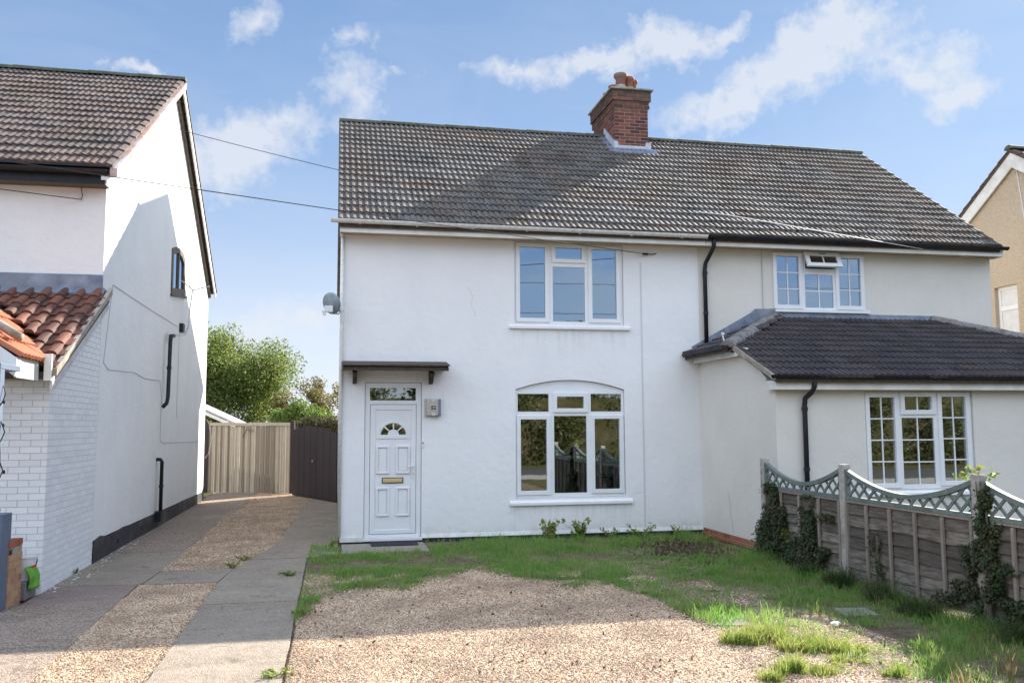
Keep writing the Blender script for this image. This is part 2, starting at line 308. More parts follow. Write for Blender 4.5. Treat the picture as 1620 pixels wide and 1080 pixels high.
def glassm(name, fac, tint=(.55, .58, .58), dist=.004, gc=(1, 1, 1)):
    m = bpy.data.materials.new(name); m.use_nodes = True; t = NT(m.node_tree); t.n.remove(t.n['Principled BSDF'])
    gl = t.new('ShaderNodeBsdfGlossy'); gl.inputs['Roughness'].default_value = .015; gl.inputs['Color'].default_value = (*gc, 1)
    tr = t.new('ShaderNodeBsdfTransparent'); tr.inputs[0].default_value = (*tint, 1)
    lw = t.new('ShaderNodeLayerWeight'); lw.inputs[0].default_value = .3
    f = t.math('MULTIPLY_ADD', lw.outputs['Fresnel'], .8, fac, clamp=True)
    g = t.new('ShaderNodeNewGeometry'); bn = t.new('ShaderNodeBump'); bn.inputs['Strength'].default_value = .08; bn.inputs['Distance'].default_value = dist
    t.l.new(t.noise(g.outputs['Position'], 2.3, 2, .5), bn.inputs['Height']); t.l.new(bn.outputs[0], gl.inputs['Normal'])
    mx = t.new('ShaderNodeMixShader'); t.l.new(f, mx.inputs[0]); t.l.new(tr.outputs[0], mx.inputs[1]); t.l.new(gl.outputs[0], mx.inputs[2])
    t.l.new(mx.outputs[0], t.n['Material Output'].inputs[0]); return m
M['glass'] = glassm('window_glass', .42, gc=(.60, .79, 1.0))
M['glassdark'] = glassm('ground_floor_glass', .28, gc=(.95, 1, 1))

# ---------------------------------------------------------------- builders
WL = {}
def reg(o, parent, loc):
    """parent o; loc is a world location; no object above it is rotated"""
    pl = WL.get(parent.name, Vector((0, 0, 0))) if parent else Vector((0, 0, 0))
    if parent: o.parent = parent
    o.location = Vector(loc)-pl; WL[o.name] = Vector(loc)
def thing(name, label, cat, loc=(0, 0, 0), group=None):
    o = bpy.data.objects.new(name, None); COL.objects.link(o); o.empty_display_size = .2
    o['label'] = label; o['category'] = cat
    if group: o['group'] = group
    reg(o, None, loc); return o
def tagm(o, label, cat, group=None):
    o['label'] = label; o['category'] = cat
    if group: o['group'] = group
    return o
class MB:
    def __init__(s): s.v = []; s.f = []
    def add(s, vs, fs):
        k = len(s.v); s.v += [tuple(p) for p in vs]; s.f += [tuple(i+k for i in f) for f in fs]; return s
    def box(s, x0, y0, z0, x1, y1, z1):
        return s.add([(x0, y0, z0), (x1, y0, z0), (x1, y1, z0), (x0, y1, z0), (x0, y0, z1), (x1, y0, z1), (x1, y1, z1), (x0, y1, z1)],
                     [(0, 3, 2, 1), (4, 5, 6, 7), (0, 1, 5, 4), (1, 2, 6, 5), (2, 3, 7, 6), (3, 0, 4, 7)])
    def obox(s, p0, p1, wv, hv):
        """bar from p0 to p1 with half-vectors wv and hv"""
        p0, p1, wv, hv = map(Vector, (p0, p1, wv, hv))
        vs = [p+a*wv+b*hv for p in (p0, p1) for a, b in ((-1, -1), (1, -1), (1, 1), (-1, 1))]
        return s.add(vs, [(0, 1, 2, 3), (7, 6, 5, 4), (0, 4, 5, 1), (1, 5, 6, 2), (2, 6, 7, 3), (3, 7, 4, 0)])
    def slab(s, polys, mp, t0, t1):
        """polygon (outer, *holes) of 2D points, mp(a,b,t)->xyz, between depths t0 and t1"""
        flat = [p for q in polys for p in q]
        tri = tessellate_polygon([[Vector((a, b, 0)) for a, b in q] for q in polys])
        n = len(flat); vs = [mp(a, b, t0) for a, b in flat]+[mp(a, b, t1) for a, b in flat]
        fs = []
        for t in tri: fs.append(tuple(t)); fs.append(tuple(i+n for i in reversed(t)))
        k = 0
        for q in polys:
            m = len(q)
            for i in range(m):
                a, b = k+i, k+(i+1) % m; fs.append((a, b, b+n, a+n))
            k += m
        return s.add(vs, fs)
    def tube(s, pts, r, n=8, cap=True):
        pts = [Vector(p) for p in pts]; rs = r if isinstance(r, (list, tuple)) else [r]*len(pts)
        k = len(s.v); prev = None
        for i, p in enumerate(pts):
            d = (pts[min(i+1, len(pts)-1)]-pts[max(i-1, 0)]).normalized()
            a = Vector((0, 0, 1)) if abs(d.z) < .9 else Vector((1, 0, 0))
            if prev is not None: a = prev
            e1 = (a-d*a.dot(d)).normalized(); e2 = d.cross(e1); prev = e1
            s.v += [tuple(p+rs[i]*(math.cos(2*math.pi*j/n)*e1+math.sin(2*math.pi*j/n)*e2)) for j in range(n)]
        for i in range(len(pts)-1):
            for j in range(n):
                a = k+i*n+j; b = k+i*n+(j+1) % n; s.f.append((a, b, b+n, a+n))
        if cap: s.f.append(tuple(k+j for j in reversed(range(n)))); s.f.append(tuple(k+(len(pts)-1)*n+j for j in range(n)))
        return s
    def lathe(s, c, prof, n=16):
        k = len(s.v)
        for r, z in prof: s.v += [(c[0]+r*math.cos(2*math.pi*j/n), c[1]+r*math.sin(2*math.pi*j/n), c[2]+z) for j in range(n)]
        for i in range(len(prof)-1):
            for j in range(n):
                a = k+i*n+j; b = k+i*n+(j+1) % n; s.f.append((a, b, b+n, a+n))
        return s
    def build(s, name, m, parent=None, smooth=False, bevel=0, normals=True, origin=None):
        me = bpy.data.meshes.new(name); o3 = Vector(origin) if origin is not None else (WL.get(parent.name, Vector((0, 0, 0))) if parent else Vector((0, 0, 0)))
        me.from_pydata([tuple(Vector(p)-o3) for p in s.v], [], s.f); me.update()
        if normals:
            b = bmesh.new(); b.from_mesh(me); bmesh.ops.recalc_face_normals(b, faces=b.faces); b.to_mesh(me); b.free()
        if smooth: me.polygons.foreach_set('use_smooth', [True]*len(me.polygons))
        me.materials.append(m); o = bpy.data.objects.new(name, me); COL.objects.link(o); reg(o, parent, o3)
        if bevel:
            bv = o.modifiers.new('bevel', 'BEVEL'); bv.width = bevel; bv.segments = 2; bv.limit_method = 'ANGLE'
        return o
def instance(name, mesh, parent, loc, rot=None, scale=None):
    o = bpy.data.objects.new(name, mesh); COL.objects.link(o); reg(o, parent, loc)
    if rot is not None: o.rotation_euler = rot.to_euler() if isinstance(rot, (Matrix,)) else rot
    if scale is not None: o.scale = scale
    return o
def box(name, m, parent, *a, bevel=0): return MB().box(*a).build(name, m, parent, bevel=bevel)
def structure(o): o['kind'] = 'structure'; return o
XZ = lambda a, b, t: (a, t, b)
YZ = lambda a, b, t: (t, a, b)
XY = lambda a, b, t: (a, b, t)
rect = lambda x0, z0, x1, z1: [(x0, z0), (x1, z0), (x1, z1), (x0, z1)]
def npmesh(name, v, f, m, parent=None, loc=(0, 0, 0)):
    """v (n,3), f (m,k) with constant k"""
    me = bpy.data.meshes.new(name); n = len(v); k = f.shape[1]
    me.vertices.add(n); me.vertices.foreach_set('co', np.asarray(v, np.float32).ravel())
    me.loops.add(f.size); me.loops.foreach_set('vertex_index', f.astype(np.int32).ravel())
    me.polygons.add(len(f)); me.polygons.foreach_set('loop_start', np.arange(0, f.size, k, dtype=np.int32)); me.polygons.foreach_set('loop_total', np.full(len(f), k, np.int32))
    me.update(calc_edges=True); me.materials.append(m)
    o = bpy.data.objects.new(name, me); COL.objects.link(o); reg(o, parent, loc if parent is None else WL[parent.name]); return o

# value noise in numpy
_T = rng.random((64, 64))
def vnoise(x, y, s):
    x = np.asarray(x)*s; y = np.asarray(y)*s; xi = np.floor(x).astype(int); yi = np.floor(y).astype(int); fx = x-xi; fy = y-yi
    fx = fx*fx*(3-2*fx); fy = fy*fy*(3-2*fy); g = lambda a, b: _T[a % 64, b % 64]
    return (g(xi, yi)*(1-fx)+g(xi+1, yi)*fx)*(1-fy)+(g(xi, yi+1)*(1-fx)+g(xi+1, yi+1)*fx)*fy
def fbm(x, y, s): return (vnoise(x, y, s)+.5*vnoise(x, y, s*2.1)+.25*vnoise(x, y, s*4.3))/1.75

# ================================================================ SETTING
def sheet(name, polys, z, m, th=.0):
    o = MB().add([(x, y, z) for x, y in polys], [tuple(range(len(polys)))]).build(name, m); return structure(o)
sheet('ground', [(-300, -300), (300, -300), (300, 400), (-300, 400)], -.10, M['grassground'])
structure(MB().box(-40, -23.5, -.11, 40, -17.2, -.09).build('road', M['asphalt']))
structure(MB().box(-40, -17.1, -.12, 40, -15.2, .0).build('pavement', M['pave']))
structure(MB().box(-40, -17.2, -.12, 40, -17.1, .01).build('kerb', M['conc']))

# grid ground of the front garden with gentle relief
def grid_mesh(x0, x1, y0, y1, step, hfun):
    nx = int((x1-x0)/step)+1; ny = int((y1-y0)/step)+1
    X, Y = np.meshgrid(np.linspace(x0, x1, nx), np.linspace(y0, y1, ny)); Z = hfun(X, Y)
    v = np.stack([X, Y, Z], -1).reshape(-1, 3); i = np.arange(nx*ny).reshape(ny, nx)
    f = np.stack([i[:-1, :-1], i[:-1, 1:], i[1:, 1:], i[1:, :-1]], -1).reshape(-1, 4); return v, f
BX = np.array([-.46, -.40, -.2, -.07, .7, 1.2, 1.5, 1.75, 2.05, 2.3, 2.6, 3.0, 3.18, 3.25, 3.32, 3.55])
BY = np.array([-5.85, -5.4, -4.4, -4.05, -3.98, -3.45, -3.12, -3.05, -3.7, -4.25, -4.35, -4.3, -5.2, -6.0, -6.5, -6.85])
def grassiness(x, y):
    x = np.asarray(x); y = np.asarray(y)
    ox, oy = x, y; x = x+.16*(fbm(ox+31, oy+7, 4.5)-.5)+.05*(fbm(ox, oy, 14)-.5); y = y+.34*(fbm(ox+3, oy+17, 4.0)-.5)+.10*(fbm(ox, oy+9, 13)-.5)
    """0..1 how grassy the front garden is at x, y"""
    yb = np.interp(x, BX, BY); d = (y-yb)
    right = np.clip((x-3.45)/.25, 0, 1); south = np.where(x > 3.4, np.clip((y+9.6)/1.5, 0, 1), 1)
    g = np.where(x < 3.55, np.clip(d/.22+.35, 0, 1), right)
    g = np.maximum(g*south, 0)
    n = fbm(x+9, y+4, 1.6)
    g = g*np.clip((n-.22)*3.2, 0, 1)
    g = np.where((x > 3.3) & (y < -6.9), g*np.clip((x-3.7)/.6+(fbm(x, y, 2.3)-.42)*2.0, 0.02, 1), g)
    soil = np.exp(-(((x-5.2)/.8)**2+((y+1.6)/1.1)**2)*1.1); g = g*(1-soil)
    g = g*np.where(y > -.35, .5, 1)
    g = np.where((x < 3.5) & (y > -4.6) & (x > 2.2), g*(.55+.45*np.clip((n-.35)*5, 0, 1)), g)
    g = g*(.55+.45*np.clip((fbm(ox+40, oy, 5.5)-.38)*5, 0, 1))
    return np.clip(g, 0, 1)*((ox > -.44) & (ox < 5.72) & (oy < -.02) & ~((ox > .0) & (ox < 1.32) & (oy > -1.1)))
def relief(x, y): return -.012+.035*(fbm(x, y, .9)-.5)+.010*(fbm(x+5, y, 5)-.5)+.02*grassiness(x, y)
v, f = grid_mesh(-.44, 5.9, -15.2, -.0, .06, relief)
gb = structure(npmesh('front_garden_soil', v, f, M['earth']))
v, f = grid_mesh(5.9, 20, -15.2, -.0, .5, lambda x, y: -.02+x*0)
structure(npmesh('neighbour_garden_lawn', v, f, M['grassground']))
v, f = grid_mesh(-30, -3.4, -15.2, -.0, .5, lambda x, y: -.03+x*0)
structure(npmesh('left_garden_paving', v, f, M['conc']))
structure(MB().box(-3.42, -15.2, -.09, .0, 14.0, -.03).build('driveway_subbase', M['gravelbase']))

# concrete driveway slabs
dw = bpy.data.objects.new('driveway', None); COL.objects.link(dw); structure(dw); reg(dw, None, (-2, 0, 0))
def cslab(poly, m='conc', z=0., name='concrete_slab'):
    j = .006; cx = sum(p[0] for p in poly)/len(poly); cy = sum(p[1] for p in poly)/len(poly)
    q = [(x-j*(1 if x > cx else -1)+random.uniform(-.003, .003), y-j*(1 if y > cy else -1)+random.uniform(-.004, .004)) for x, y in poly]
    # subdivide edges for slightly broken outlines
    out = []
    for i, a in enumerate(q):
        b = q[(i+1) % len(q)]; L = math.hypot(b[0]-a[0], b[1]-a[1]); k = max(1, int(L/.12))
        nx, ny = -(b[1]-a[1])/L, (b[0]-a[0])/L
        for s_ in range(k):
            t = s_/k; e = random.uniform(-.006, .006) if s_ else 0
            out.append((a[0]+(b[0]-a[0])*t+nx*e, a[1]+(b[1]-a[1])*t+ny*e))
    o = MB().slab([out], XY, -.07, z+random.uniform(-.004, .004)).build(name, M[m], dw, bevel=.006); return o
GLX = lambda y: float(np.interp(y, [-9, -7, -3.0], [-2.20, -2.26, -2.34]))      # left edge of near gravel strip
RLX = lambda y: float(np.interp(y, [-9, -3.0, -1.98, 0.4, 8.3, 12], [-1.42, -1.44, -1.36, -.95, -.74, -.65])) # left edge of right strip
FLX = lambda y: float(np.interp(y, [-2.2, .5, 11.2], [-2.24, -2.27, -2.12]))
ys = [-15.2, -12.4, -10.2, -8.1, -6.6, -5.52, -4.36, -2.95, -1.98, -1.25]
for a, b in zip(ys[:-1], ys[1:]): cslab([(RLX(a), a), (-.45, a), (-.45, b), (RLX(b), b)])
ys = [-1.25, .35, 1.6, 3.4, 5.6, 8.0, 10.4]
for a, b in zip(ys[:-1], ys[1:]): cslab([(RLX(a), a), (-.02 if a > -1 else -.02, a), (-.02, b), (RLX(b), b)])
ys = [-15.2, -12.6, -10.1, -8.0, -5.9, -3.98]
for a, b in zip(ys[:-1], ys[1:]): cslab([(-3.4, a), (GLX(a), a), (GLX(b), b), (-3.4, b)], 'conc_agg')
cslab([(-3.3, -3.98), (GLX(-3.9), -3.98), (GLX(-3), -2.96), (-3.3, -2.86)], 'conc_red')
cslab([(-3.3, -2.86), (-2.3, -2.96), (-2.25, -1.9), (-3.3, -1.9)])
cslab([(-2.3, -2.96), (-1.445, -2.96), (RLX(-1.98), -1.98), (-2.25, -1.98)])
ys = [-1.9, -.2, 1.9, 4.2, 5.4, 7.6, 9.4, 12.0]
for a, b in zip(ys[:-1], ys[1:]): cslab([(-3.3, a), (FLX(a), a), (FLX(b), b), (-3.3, b)], 'conc' if a in (4.2, -1.9) else 'conc_agg')
cslab([(0.02, -1.12), (1.30, -1.12), (1.30, -.08), (0.02, -.08)], 'slab', .012, 'door_step_slab')
MB().slab([[(3.50, -5.98), (3.82, -6.03), (3.66, -6.52), (3.30, -6.44)]], XY, -.04, .014).build('stepping_slab', M['slab'], None, bevel=.006)
MB().slab([[(4.80, -6.02), (5.12, -6.05), (5.06, -6.38), (4.72, -6.36)]], XY, -.04, .016).build('stepping_slab', M['slab'], None, bevel=.006)
tagm(bpy.data.objects['stepping_slab'], 'pale square paving slab at the edge of the gravel', 'paving slab', 'paving slabs in the grass')
tagm(bpy.data.objects['stepping_slab.001'], 'paving slab half sunk in grass near the fence', 'paving slab', 'paving slabs in the grass')

# ---------------------------------------------------------------- gravel (geometry-nodes pebbles, nobody could count them)
pebcol = bpy.data.collections.new('pebble_shapes')
for k in range(5):
    b = bmesh.new(); bmesh.ops.create_icosphere(b, subdivisions=1, radius=1)
    sc = (random.uniform(.8, 1.35), random.uniform(.6, 1.0), random.uniform(.4, .62))
    for vv in b.verts: vv.co = Vector([c*s_*random.uniform(.82, 1.15) for c, s_ in zip(vv.co, sc)])
    me = bpy.data.meshes.new('pebble'); b.to_mesh(me); b.free(); me.materials.append(M['pebbles'])
    if k % 2: me.polygons.foreach_set('use_smooth', [True]*len(me.polygons))
    pebcol.objects.link(bpy.data.objects.new('pebble', me))
def scatter_gn(o, coll, dens, smin, smax, seed=0):
    ng = bpy.data.node_groups.new('scatter', 'GeometryNodeTree')
    ng.interface.new_socket('Geometry', in_out='INPUT', socket_type='NodeSocketGeometry'); ng.interface.new_socket('Geometry', in_out='OUTPUT', socket_type='NodeSocketGeometry')
    N = ng.nodes; L = ng.links; gi = N.new('NodeGroupInput'); go = N.new('NodeGroupOutput')
    dp = N.new('GeometryNodeDistributePointsOnFaces'); dp.inputs['Seed'].default_value = seed
    na = N.new('GeometryNodeInputNamedAttribute'); na.data_type = 'FLOAT'; na.inputs['Name'].default_value = 'dens'
    mm = N.new('ShaderNodeMath'); mm.operation = 'MULTIPLY'; mm.inputs[1].default_value = dens
    L.new(na.outputs['Attribute'], mm.inputs[0]); L.new(mm.outputs[0], dp.inputs['Density']); L.new(gi.outputs[0], dp.inputs['Mesh'])
    ci = N.new('GeometryNodeCollectionInfo'); ci.inputs['Collection'].default_value = coll; ci.inputs['Separate Children'].default_value = True; ci.inputs['Reset Children'].default_value = True
    ip = N.new('GeometryNodeInstanceOnPoints'); ip.inputs['Pick Instance'].default_value = True
    L.new(dp.outputs['Points'], ip.inputs['Points']); L.new(ci.outputs[0], ip.inputs['Instance'])
    rv = N.new('FunctionNodeRandomValue'); rv.data_type = 'FLOAT_VECTOR'; rv.inputs[0].default_value = (-.5, -.5, 0); rv.inputs[1].default_value = (.5, .5, 6.28)
    L.new(rv.outputs[0], ip.inputs['Rotation'])
    rs = N.new('FunctionNodeRandomValue'); rs.data_type = 'FLOAT'; rs.inputs[2].default_value = smin; rs.inputs[3].default_value = smax; L.new(rs.outputs[1], ip.inputs['Scale'])
    jg = N.new('GeometryNodeJoinGeometry'); L.new(gi.outputs[0], jg.inputs[0]); L.new(ip.outputs[0], jg.inputs[0]); L.new(jg.outputs[0], go.inputs[0])
    md = o.modifiers.new('scatter', 'NODES'); md.node_group = ng
def gravel(name, x0, x1, y0, y1, step, hf, df, dens, seed, label, smin=.0045, smax=.0125):
    v, f = grid_mesh(x0, x1, y0, y1, step, hf)
    d = df(v[:, 0], v[:, 1]); keep = d[f].max(1) > .02; f = f[keep]
    o = npmesh(name, v, f, M['gravelbase']); at = o.data.attributes.new('dens', 'FLOAT', 'POINT'); at.data.foreach_set('value', d.astype(np.float32))
    o['kind'] = 'stuff'; tagm(o, label, 'gravel'); scatter_gn(o, pebcol, dens, smin, smax, seed); return o
def gd(x, y):
    g = grassiness(x, y); n = fbm(x*1.1+3, y*1.1, 2.2)
    inb = (x > -.43) & (x < 4.6) & (y < -2.6)
    d = np.clip(1-g*1.6, 0, 1)*np.where(x > 3.6, np.clip(1-(x-3.6)/1.5, 0, 1)*np.where(y < -6.2, 1, .3), 1)*np.clip(.45+n*1.2, .3, 1)
    return d*inb
gravel('gravel', -.43, 4.7, -9.2, -2.6, .06, lambda x, y: relief(x, y)+.006, gd, 11000, 3, 'loose tan gravel spread over the front garden')
gravel('gravel_strip', -2.33, -1.43, -9.2, -2.97, .06, lambda x, y: -.012+.02*(fbm(x, y, 2)-.5), lambda x, y: ((x > -2.345) & (x < -1.43)).astype(float)*np.clip(.5+fbm(x, y, 2), .4, 1), 11000, 4, 'gravel strip down the middle of the driveway, nearest the road')
gravel('gravel_strip', -2.27, -.68, -1.96, 11.6, .09, lambda x, y: -.008+.03*(fbm(x, y, 1.2)-.5), lambda x, y: ((x > -2.28) & (x < np.interp(y, [-2.2, .4, 8.3, 12], [-1.42, -.95, -.74, -.65]))).astype(float), 6500, 5, 'gravel strip running back along the driveway to the gates')

# ================================================================ ROOF TILES
def tile_mesh(name, W_, L_, prof, m, lift=.034, lip=.05):
    """prof: list of (u, h) across; tile tail edge at v=-.03 raised by lift"""
    b = MB(); n = len(prof); v0, v1 = -.03, L_
    vs = [(u, v0, lift+h) for u, h in prof]+[(u, v1, .002+h) for u, h in prof]+[(u, v0+.004, lift+h*.6-lip) for u, h in prof]
    fs = [(i, i+1, n+i+1, n+i) for i in range(n-1)]+[(2*n+i, 2*n+i+1, i+1, i) for i in range(n-1)]
    b.add(vs, fs)
    b.add([(prof[0][0], v0, lift+prof[0][1]), (prof[0][0], v1, .002+prof[0][1]), (prof[0][0], v1, -.02), (prof[0][0], v0, lift-lip)], [(0, 1, 2, 3)])
    b.add([(prof[-1][0], v0, lift+prof[-1][1]), (prof[-1][0], v1, .002+prof[-1][1]), (prof[-1][0], v1, -.02), (prof[-1][0], v0, lift-lip)], [(3, 2, 1, 0)])
    me = bpy.data.meshes.new(name); me.from_pydata(b.v, [], b.f); me.update(); me.materials.append(m); return me
def roman(W_):
    p = []; q = W_/3
    for k in range(3):
        o = k*q; p += [(o, .0), (o+q*.06, .021), (o+q*.18, .026), (o+q*.40, .022), (o+q*.86, .002)]
    return p+[(W_-.001, 0)]
def barrel(W_, h=.05):
    r = W_*.62; p = [(r*.5-r*.5*math.cos(math.pi*i/7), h*math.sin(math.pi*i/7)**.8) for i in range(8)]
    return p+[(W_-.002, .004)]
def roof_tiles(parent, O, U, V, width, ncourse, gauge, tw, mesh, limit=300, clip=None, name='roof_tile', stuffmat=None):
    """tiles laid on the plane through O with unit vectors U (along eave) and V (up the slope)"""
    U = Vector(U).normalized(); V = Vector(V).normalized(); Nn = U.cross(V).normalized()
    rot = Matrix((U, V, Nn)).transposed().to_3x3(); pos = []
    for c in range(ncourse):
        n = int(round(width/tw))
        for k in range(n):
            u = k*tw; vv = c*gauge
            if clip and not clip(u+tw/2, vv+gauge/2): continue
            pos.append(Vector(O)+U*u+V*vv+U*random.uniform(-.003, .003)+V*random.gauss(0, .006))
    pos.sort(key=lambda p: (p-CAMP).length)
    for p in pos[:limit]:
        j = Matrix.Rotation(random.gauss(0, .011), 3, Nn) @ Matrix.Rotation(random.uniform(-.026, .018), 3, U)
        instance(name, mesh, parent, p, (j @ rot))
    if pos[limit:]:
        b = MB(); vs0 = [v.co.copy() for v in mesh.vertices]; fs0 = [tuple(p_.vertices) for p_ in mesh.polygons]
        for p in pos[limit:]: 
            j = Matrix.Rotation(random.uniform(-.012, .012), 3, Nn) @ Matrix.Rotation(random.uniform(-.02, .012), 3, U)
            b.add([p+(j @ rot) @ v for v in vs0], fs0)
        o = b.build('roof_tiles', mesh.materials[0], parent, normals=False); o['kind'] = 'stuff'
def ridge_run(parent, p0, p1, m, r=.11, L_=.45, name='ridge_tile', drop=.05):
    p0 = Vector(p0); p1 = Vector(p1); d = p1-p0; n = max(1, round(d.length/L_)); L_ = d.length/n; dn = d.normalized()
    side = dn.cross(Vector((0, 0, 1))).normalized(); up = side.cross(dn)
    b = MB(); K = 8; vs = []
    for t, rr_ in ((0, r*1.04), (L_*1.02, r*.97)):
        vs += [(t, rr_*math.cos(math.pi*i/K), rr_*math.sin(math.pi*i/K)*.8-drop) for i in range(K+1)]
    fs = [(i, i+1, K+2+i, K+1+i) for i in range(K)]+[tuple(range(K+1)), tuple(range(2*K+1, K, -1))]
    me = bpy.data.meshes.new(name); me.from_pydata(vs, [], fs); me.update(); me.materials.append(m)
    rot = Matrix((dn, side, up)).transposed().to_3x3()
    for i in range(n): instance(name, me, parent, p0+dn*(i*L_)+up*random.uniform(-.004, .006), rot)

def bricks(parent, O, U, width, height, m, mm, bl=.215, bh=.065, j=.010, th=.10, inward=None, name='brick', limit=300, proud=.005, counter=None, clipf=None, vari=.0015):
    """stretcher-bond bricks on the vertical face at O along U; outward normal = U x Z rotated"""
    O = Vector(O); U = Vector(U).normalized(); Nn = U.cross(Vector((0, 0, 1))).normalized()   # outward
    rot = Matrix((U, -Nn, Vector((0, 0, 1)))).transposed().to_3x3(); cache = {}
    rows = int(height/(bh+j)+.001); stuff = MB(); cnt = counter if counter is not None else [0]
    for r_ in range(rows):
        z = r_*(bh+j); u = -(bl+j)/2 if r_ % 2 else 0.
        while u < width-.012:
            a = max(0., u); b_ = min(width, u+bl); u += bl+j
            if b_-a < .03: continue
            if clipf and not clipf((a+b_)/2, z+bh/2): continue
            key = round(b_-a, 3); p = O+U*a+Vector((0, 0, z))+Nn*(proud+random.uniform(-vari, vari))
            if key not in cache:
                w_, e = b_-a, .004
                vs = [(0, 0, e), (e, 0, 0), (w_-e, 0, 0), (w_, 0, e), (w_, 0, bh-e), (w_-e, 0, bh), (e, 0, bh), (0, 0, bh-e)]
                vs = [(x, -.0, z_) for x, _, z_ in vs]+[(x, th, z_) for x, _, z_ in vs]
                fs = [tuple(range(7, -1, -1)), tuple(range(8, 16))]+[(i, (i+1) % 8, (i+1) % 8+8, i+8) for i in range(8)]
                me = bpy.data.meshes.new(name); me.from_pydata(vs, [], fs); me.update(); me.materials.append(m); cache[key] = (me, vs, fs)
            me, vs, fs = cache[key]
            if cnt[0] < limit: instance(name, me, parent, p, rot); cnt[0] += 1
            else: stuff.add([p+rot @ Vector(q) for q in vs], fs)
    if stuff.v:
        o = stuff.build(name+'work', m, parent, normals=False); o['kind'] = 'stuff'

# ================================================================ WINDOWS
def window(parent, name, outer, panes, y, fm, gm, sill=None, arch=None, depth=.07, curtain=None, sillz=None):
    """white frame with panes; pane = (x0,z0,x1,z1,sash?,nx,nz)"""
    x0, z0, x1, z1 = outer
    holes = [rect(*[p[0]-(.045 if p[4] else 0), p[1]-(.045 if p[4] else 0), p[2]+(.045 if p[4] else 0), p[3]+(.045 if p[4] else 0)]) for p in panes]
    w_ = MB().slab([rect(*outer)]+holes, XZ, y, y+depth).build(name, fm, parent, bevel=.004)
    for p in panes:
        a0, b0, a1, b1, s_, nx, nz = p
        if s_:
            MB().slab([rect(a0-.068, b0-.068, a1+.068, b1+.068), rect(a0, b0, a1, b1)], XZ, y-.022, y+.03).build('sash', fm, w_, bevel=.005)
        MB().box(a0-.005, y+.018, b0-.005, a1+.005, y+.024, b1+.005).build('pane', gm, w_)
        for i in range(1, nx): xx = a0+(a1-a0)*i/nx; box('glazing_bar', fm, w_, xx-.009, y+.006, b0, xx+.009, y+.017, b1)
        for i in range(1, nz): zz = b0+(b1-b0)*i/nz; box('glazing_bar', fm, w_, a0, y+.007, zz-.009, a1, y+.016, zz+.009)
    if sill:
        sx0, sz0, sx1, sz1, out = sill
        MB().slab([[(y+.02, sz0+.01), (y-out, sz0), (y-out, sz0+.045), (y+.02, sz1)]], lambda a, b, t: (t, a, b), sx0, sx1).build('sill', M['white'] if fm is M['upvc'] and out > .07 else fm, w_, bevel=.004)
    if curtain:
        for (c0, c1) in curtain:
            n = int((c1-c0)/.03)+2; vs = []; fs = []
            for i in range(n):
                xx = c0+(c1-c0)*i/(n-1); yy = y+.16+.022*math.sin(i*1.35)+.012*math.sin(i*.61)
                vs += [(xx, yy, z0+.03), (xx, yy, z1-.02)]
            for i in range(n-1): fs.append((2*i, 2*i+2, 2*i+3, 2*i+1))
            MB().add(vs, fs).build('curtain', M['curtain'], w_, smooth=True)
    return w_
def half_round_gutter(name, m, parent, p0, p1, r=.055, bracket_m=None, nb=0, wall_dir=(0, 1, 0)):
    p0 = Vector(p0); p1 = Vector(p1); d = (p1-p0).normalized(); s_ = Vector(wall_dir); K = 8
    prof = [(r*math.cos(math.pi+math.pi*i/K), r*math.sin(math.pi+math.pi*i/K)) for i in range(K+1)]
    prof = prof+[(x*.9, z*.88) for x, z in reversed(prof)]
    n = len(prof); b = MB()
    b.add([p+s_*x+Vector((0, 0, z)) for p in (p0, p1) for x, z in prof], [(i, (i+1) % n, (i+1) % n+n, i+n) for i in range(n)]+[tuple(range(n)), tuple(range(2*n-1, n-1, -1))])
    for p, k in ((p0, 1), (p1, -1)):
        b.add([p+s_*x*1.05+Vector((0, 0, z*1.05)) for x, z in prof[:K+1]]+[p+d*.012*k+s_*x*1.05+Vector((0, 0, z*1.05)) for x, z in prof[:K+1]],
              [tuple(range(K+1)), tuple(range(2*K+1, K, -1))]+[(i, i+1, i+K+2, i+K+1) for i in range(K)])
    g_ = b.build(name, m, parent)
    for i in range(nb):
        p = p0+(p1-p0)*((i+.5)/nb)
        q = MB(); rr_ = r*1.12
        pr = [(rr_*math.cos(math.pi+math.pi*j/K), rr_*math.sin(math.pi+math.pi*j/K)) for j in range(K+1)]
        pr = pr+[(x*.86, z*.86) for x, z in reversed(pr)]; n = len(pr)
        q.add([p+d*o_+s_*x+Vector((0, 0, z)) for o_ in (-.02, .02) for x, z in pr], [(k_, (k_+1) % n, (k_+1) % n+n, k_+n) for k_ in range(n)]+[tuple(range(n)), tuple(range(2*n-1, n-1, -1))])
        q.obox(p+Vector((0, 0, -r*1.05)), p+s_*(r+.04)+Vector((0, 0, -r*1.0)), d*.014, (0, 0, .008))
        q.build('gutter_bracket', bracket_m or m, g_)
    return g_
def downpipe(parent, pts, r, m, clips=()):
    o = MB().tube(pts, r, 12).build('downpipe', m, parent, smooth=True)
    for c in clips: MB().tube([(c[0], c[1], c[2]-.025), (c[0], c[1], c[2]+.025)], r*1.22, 12).build('pipe_clip', m, o)
    return o

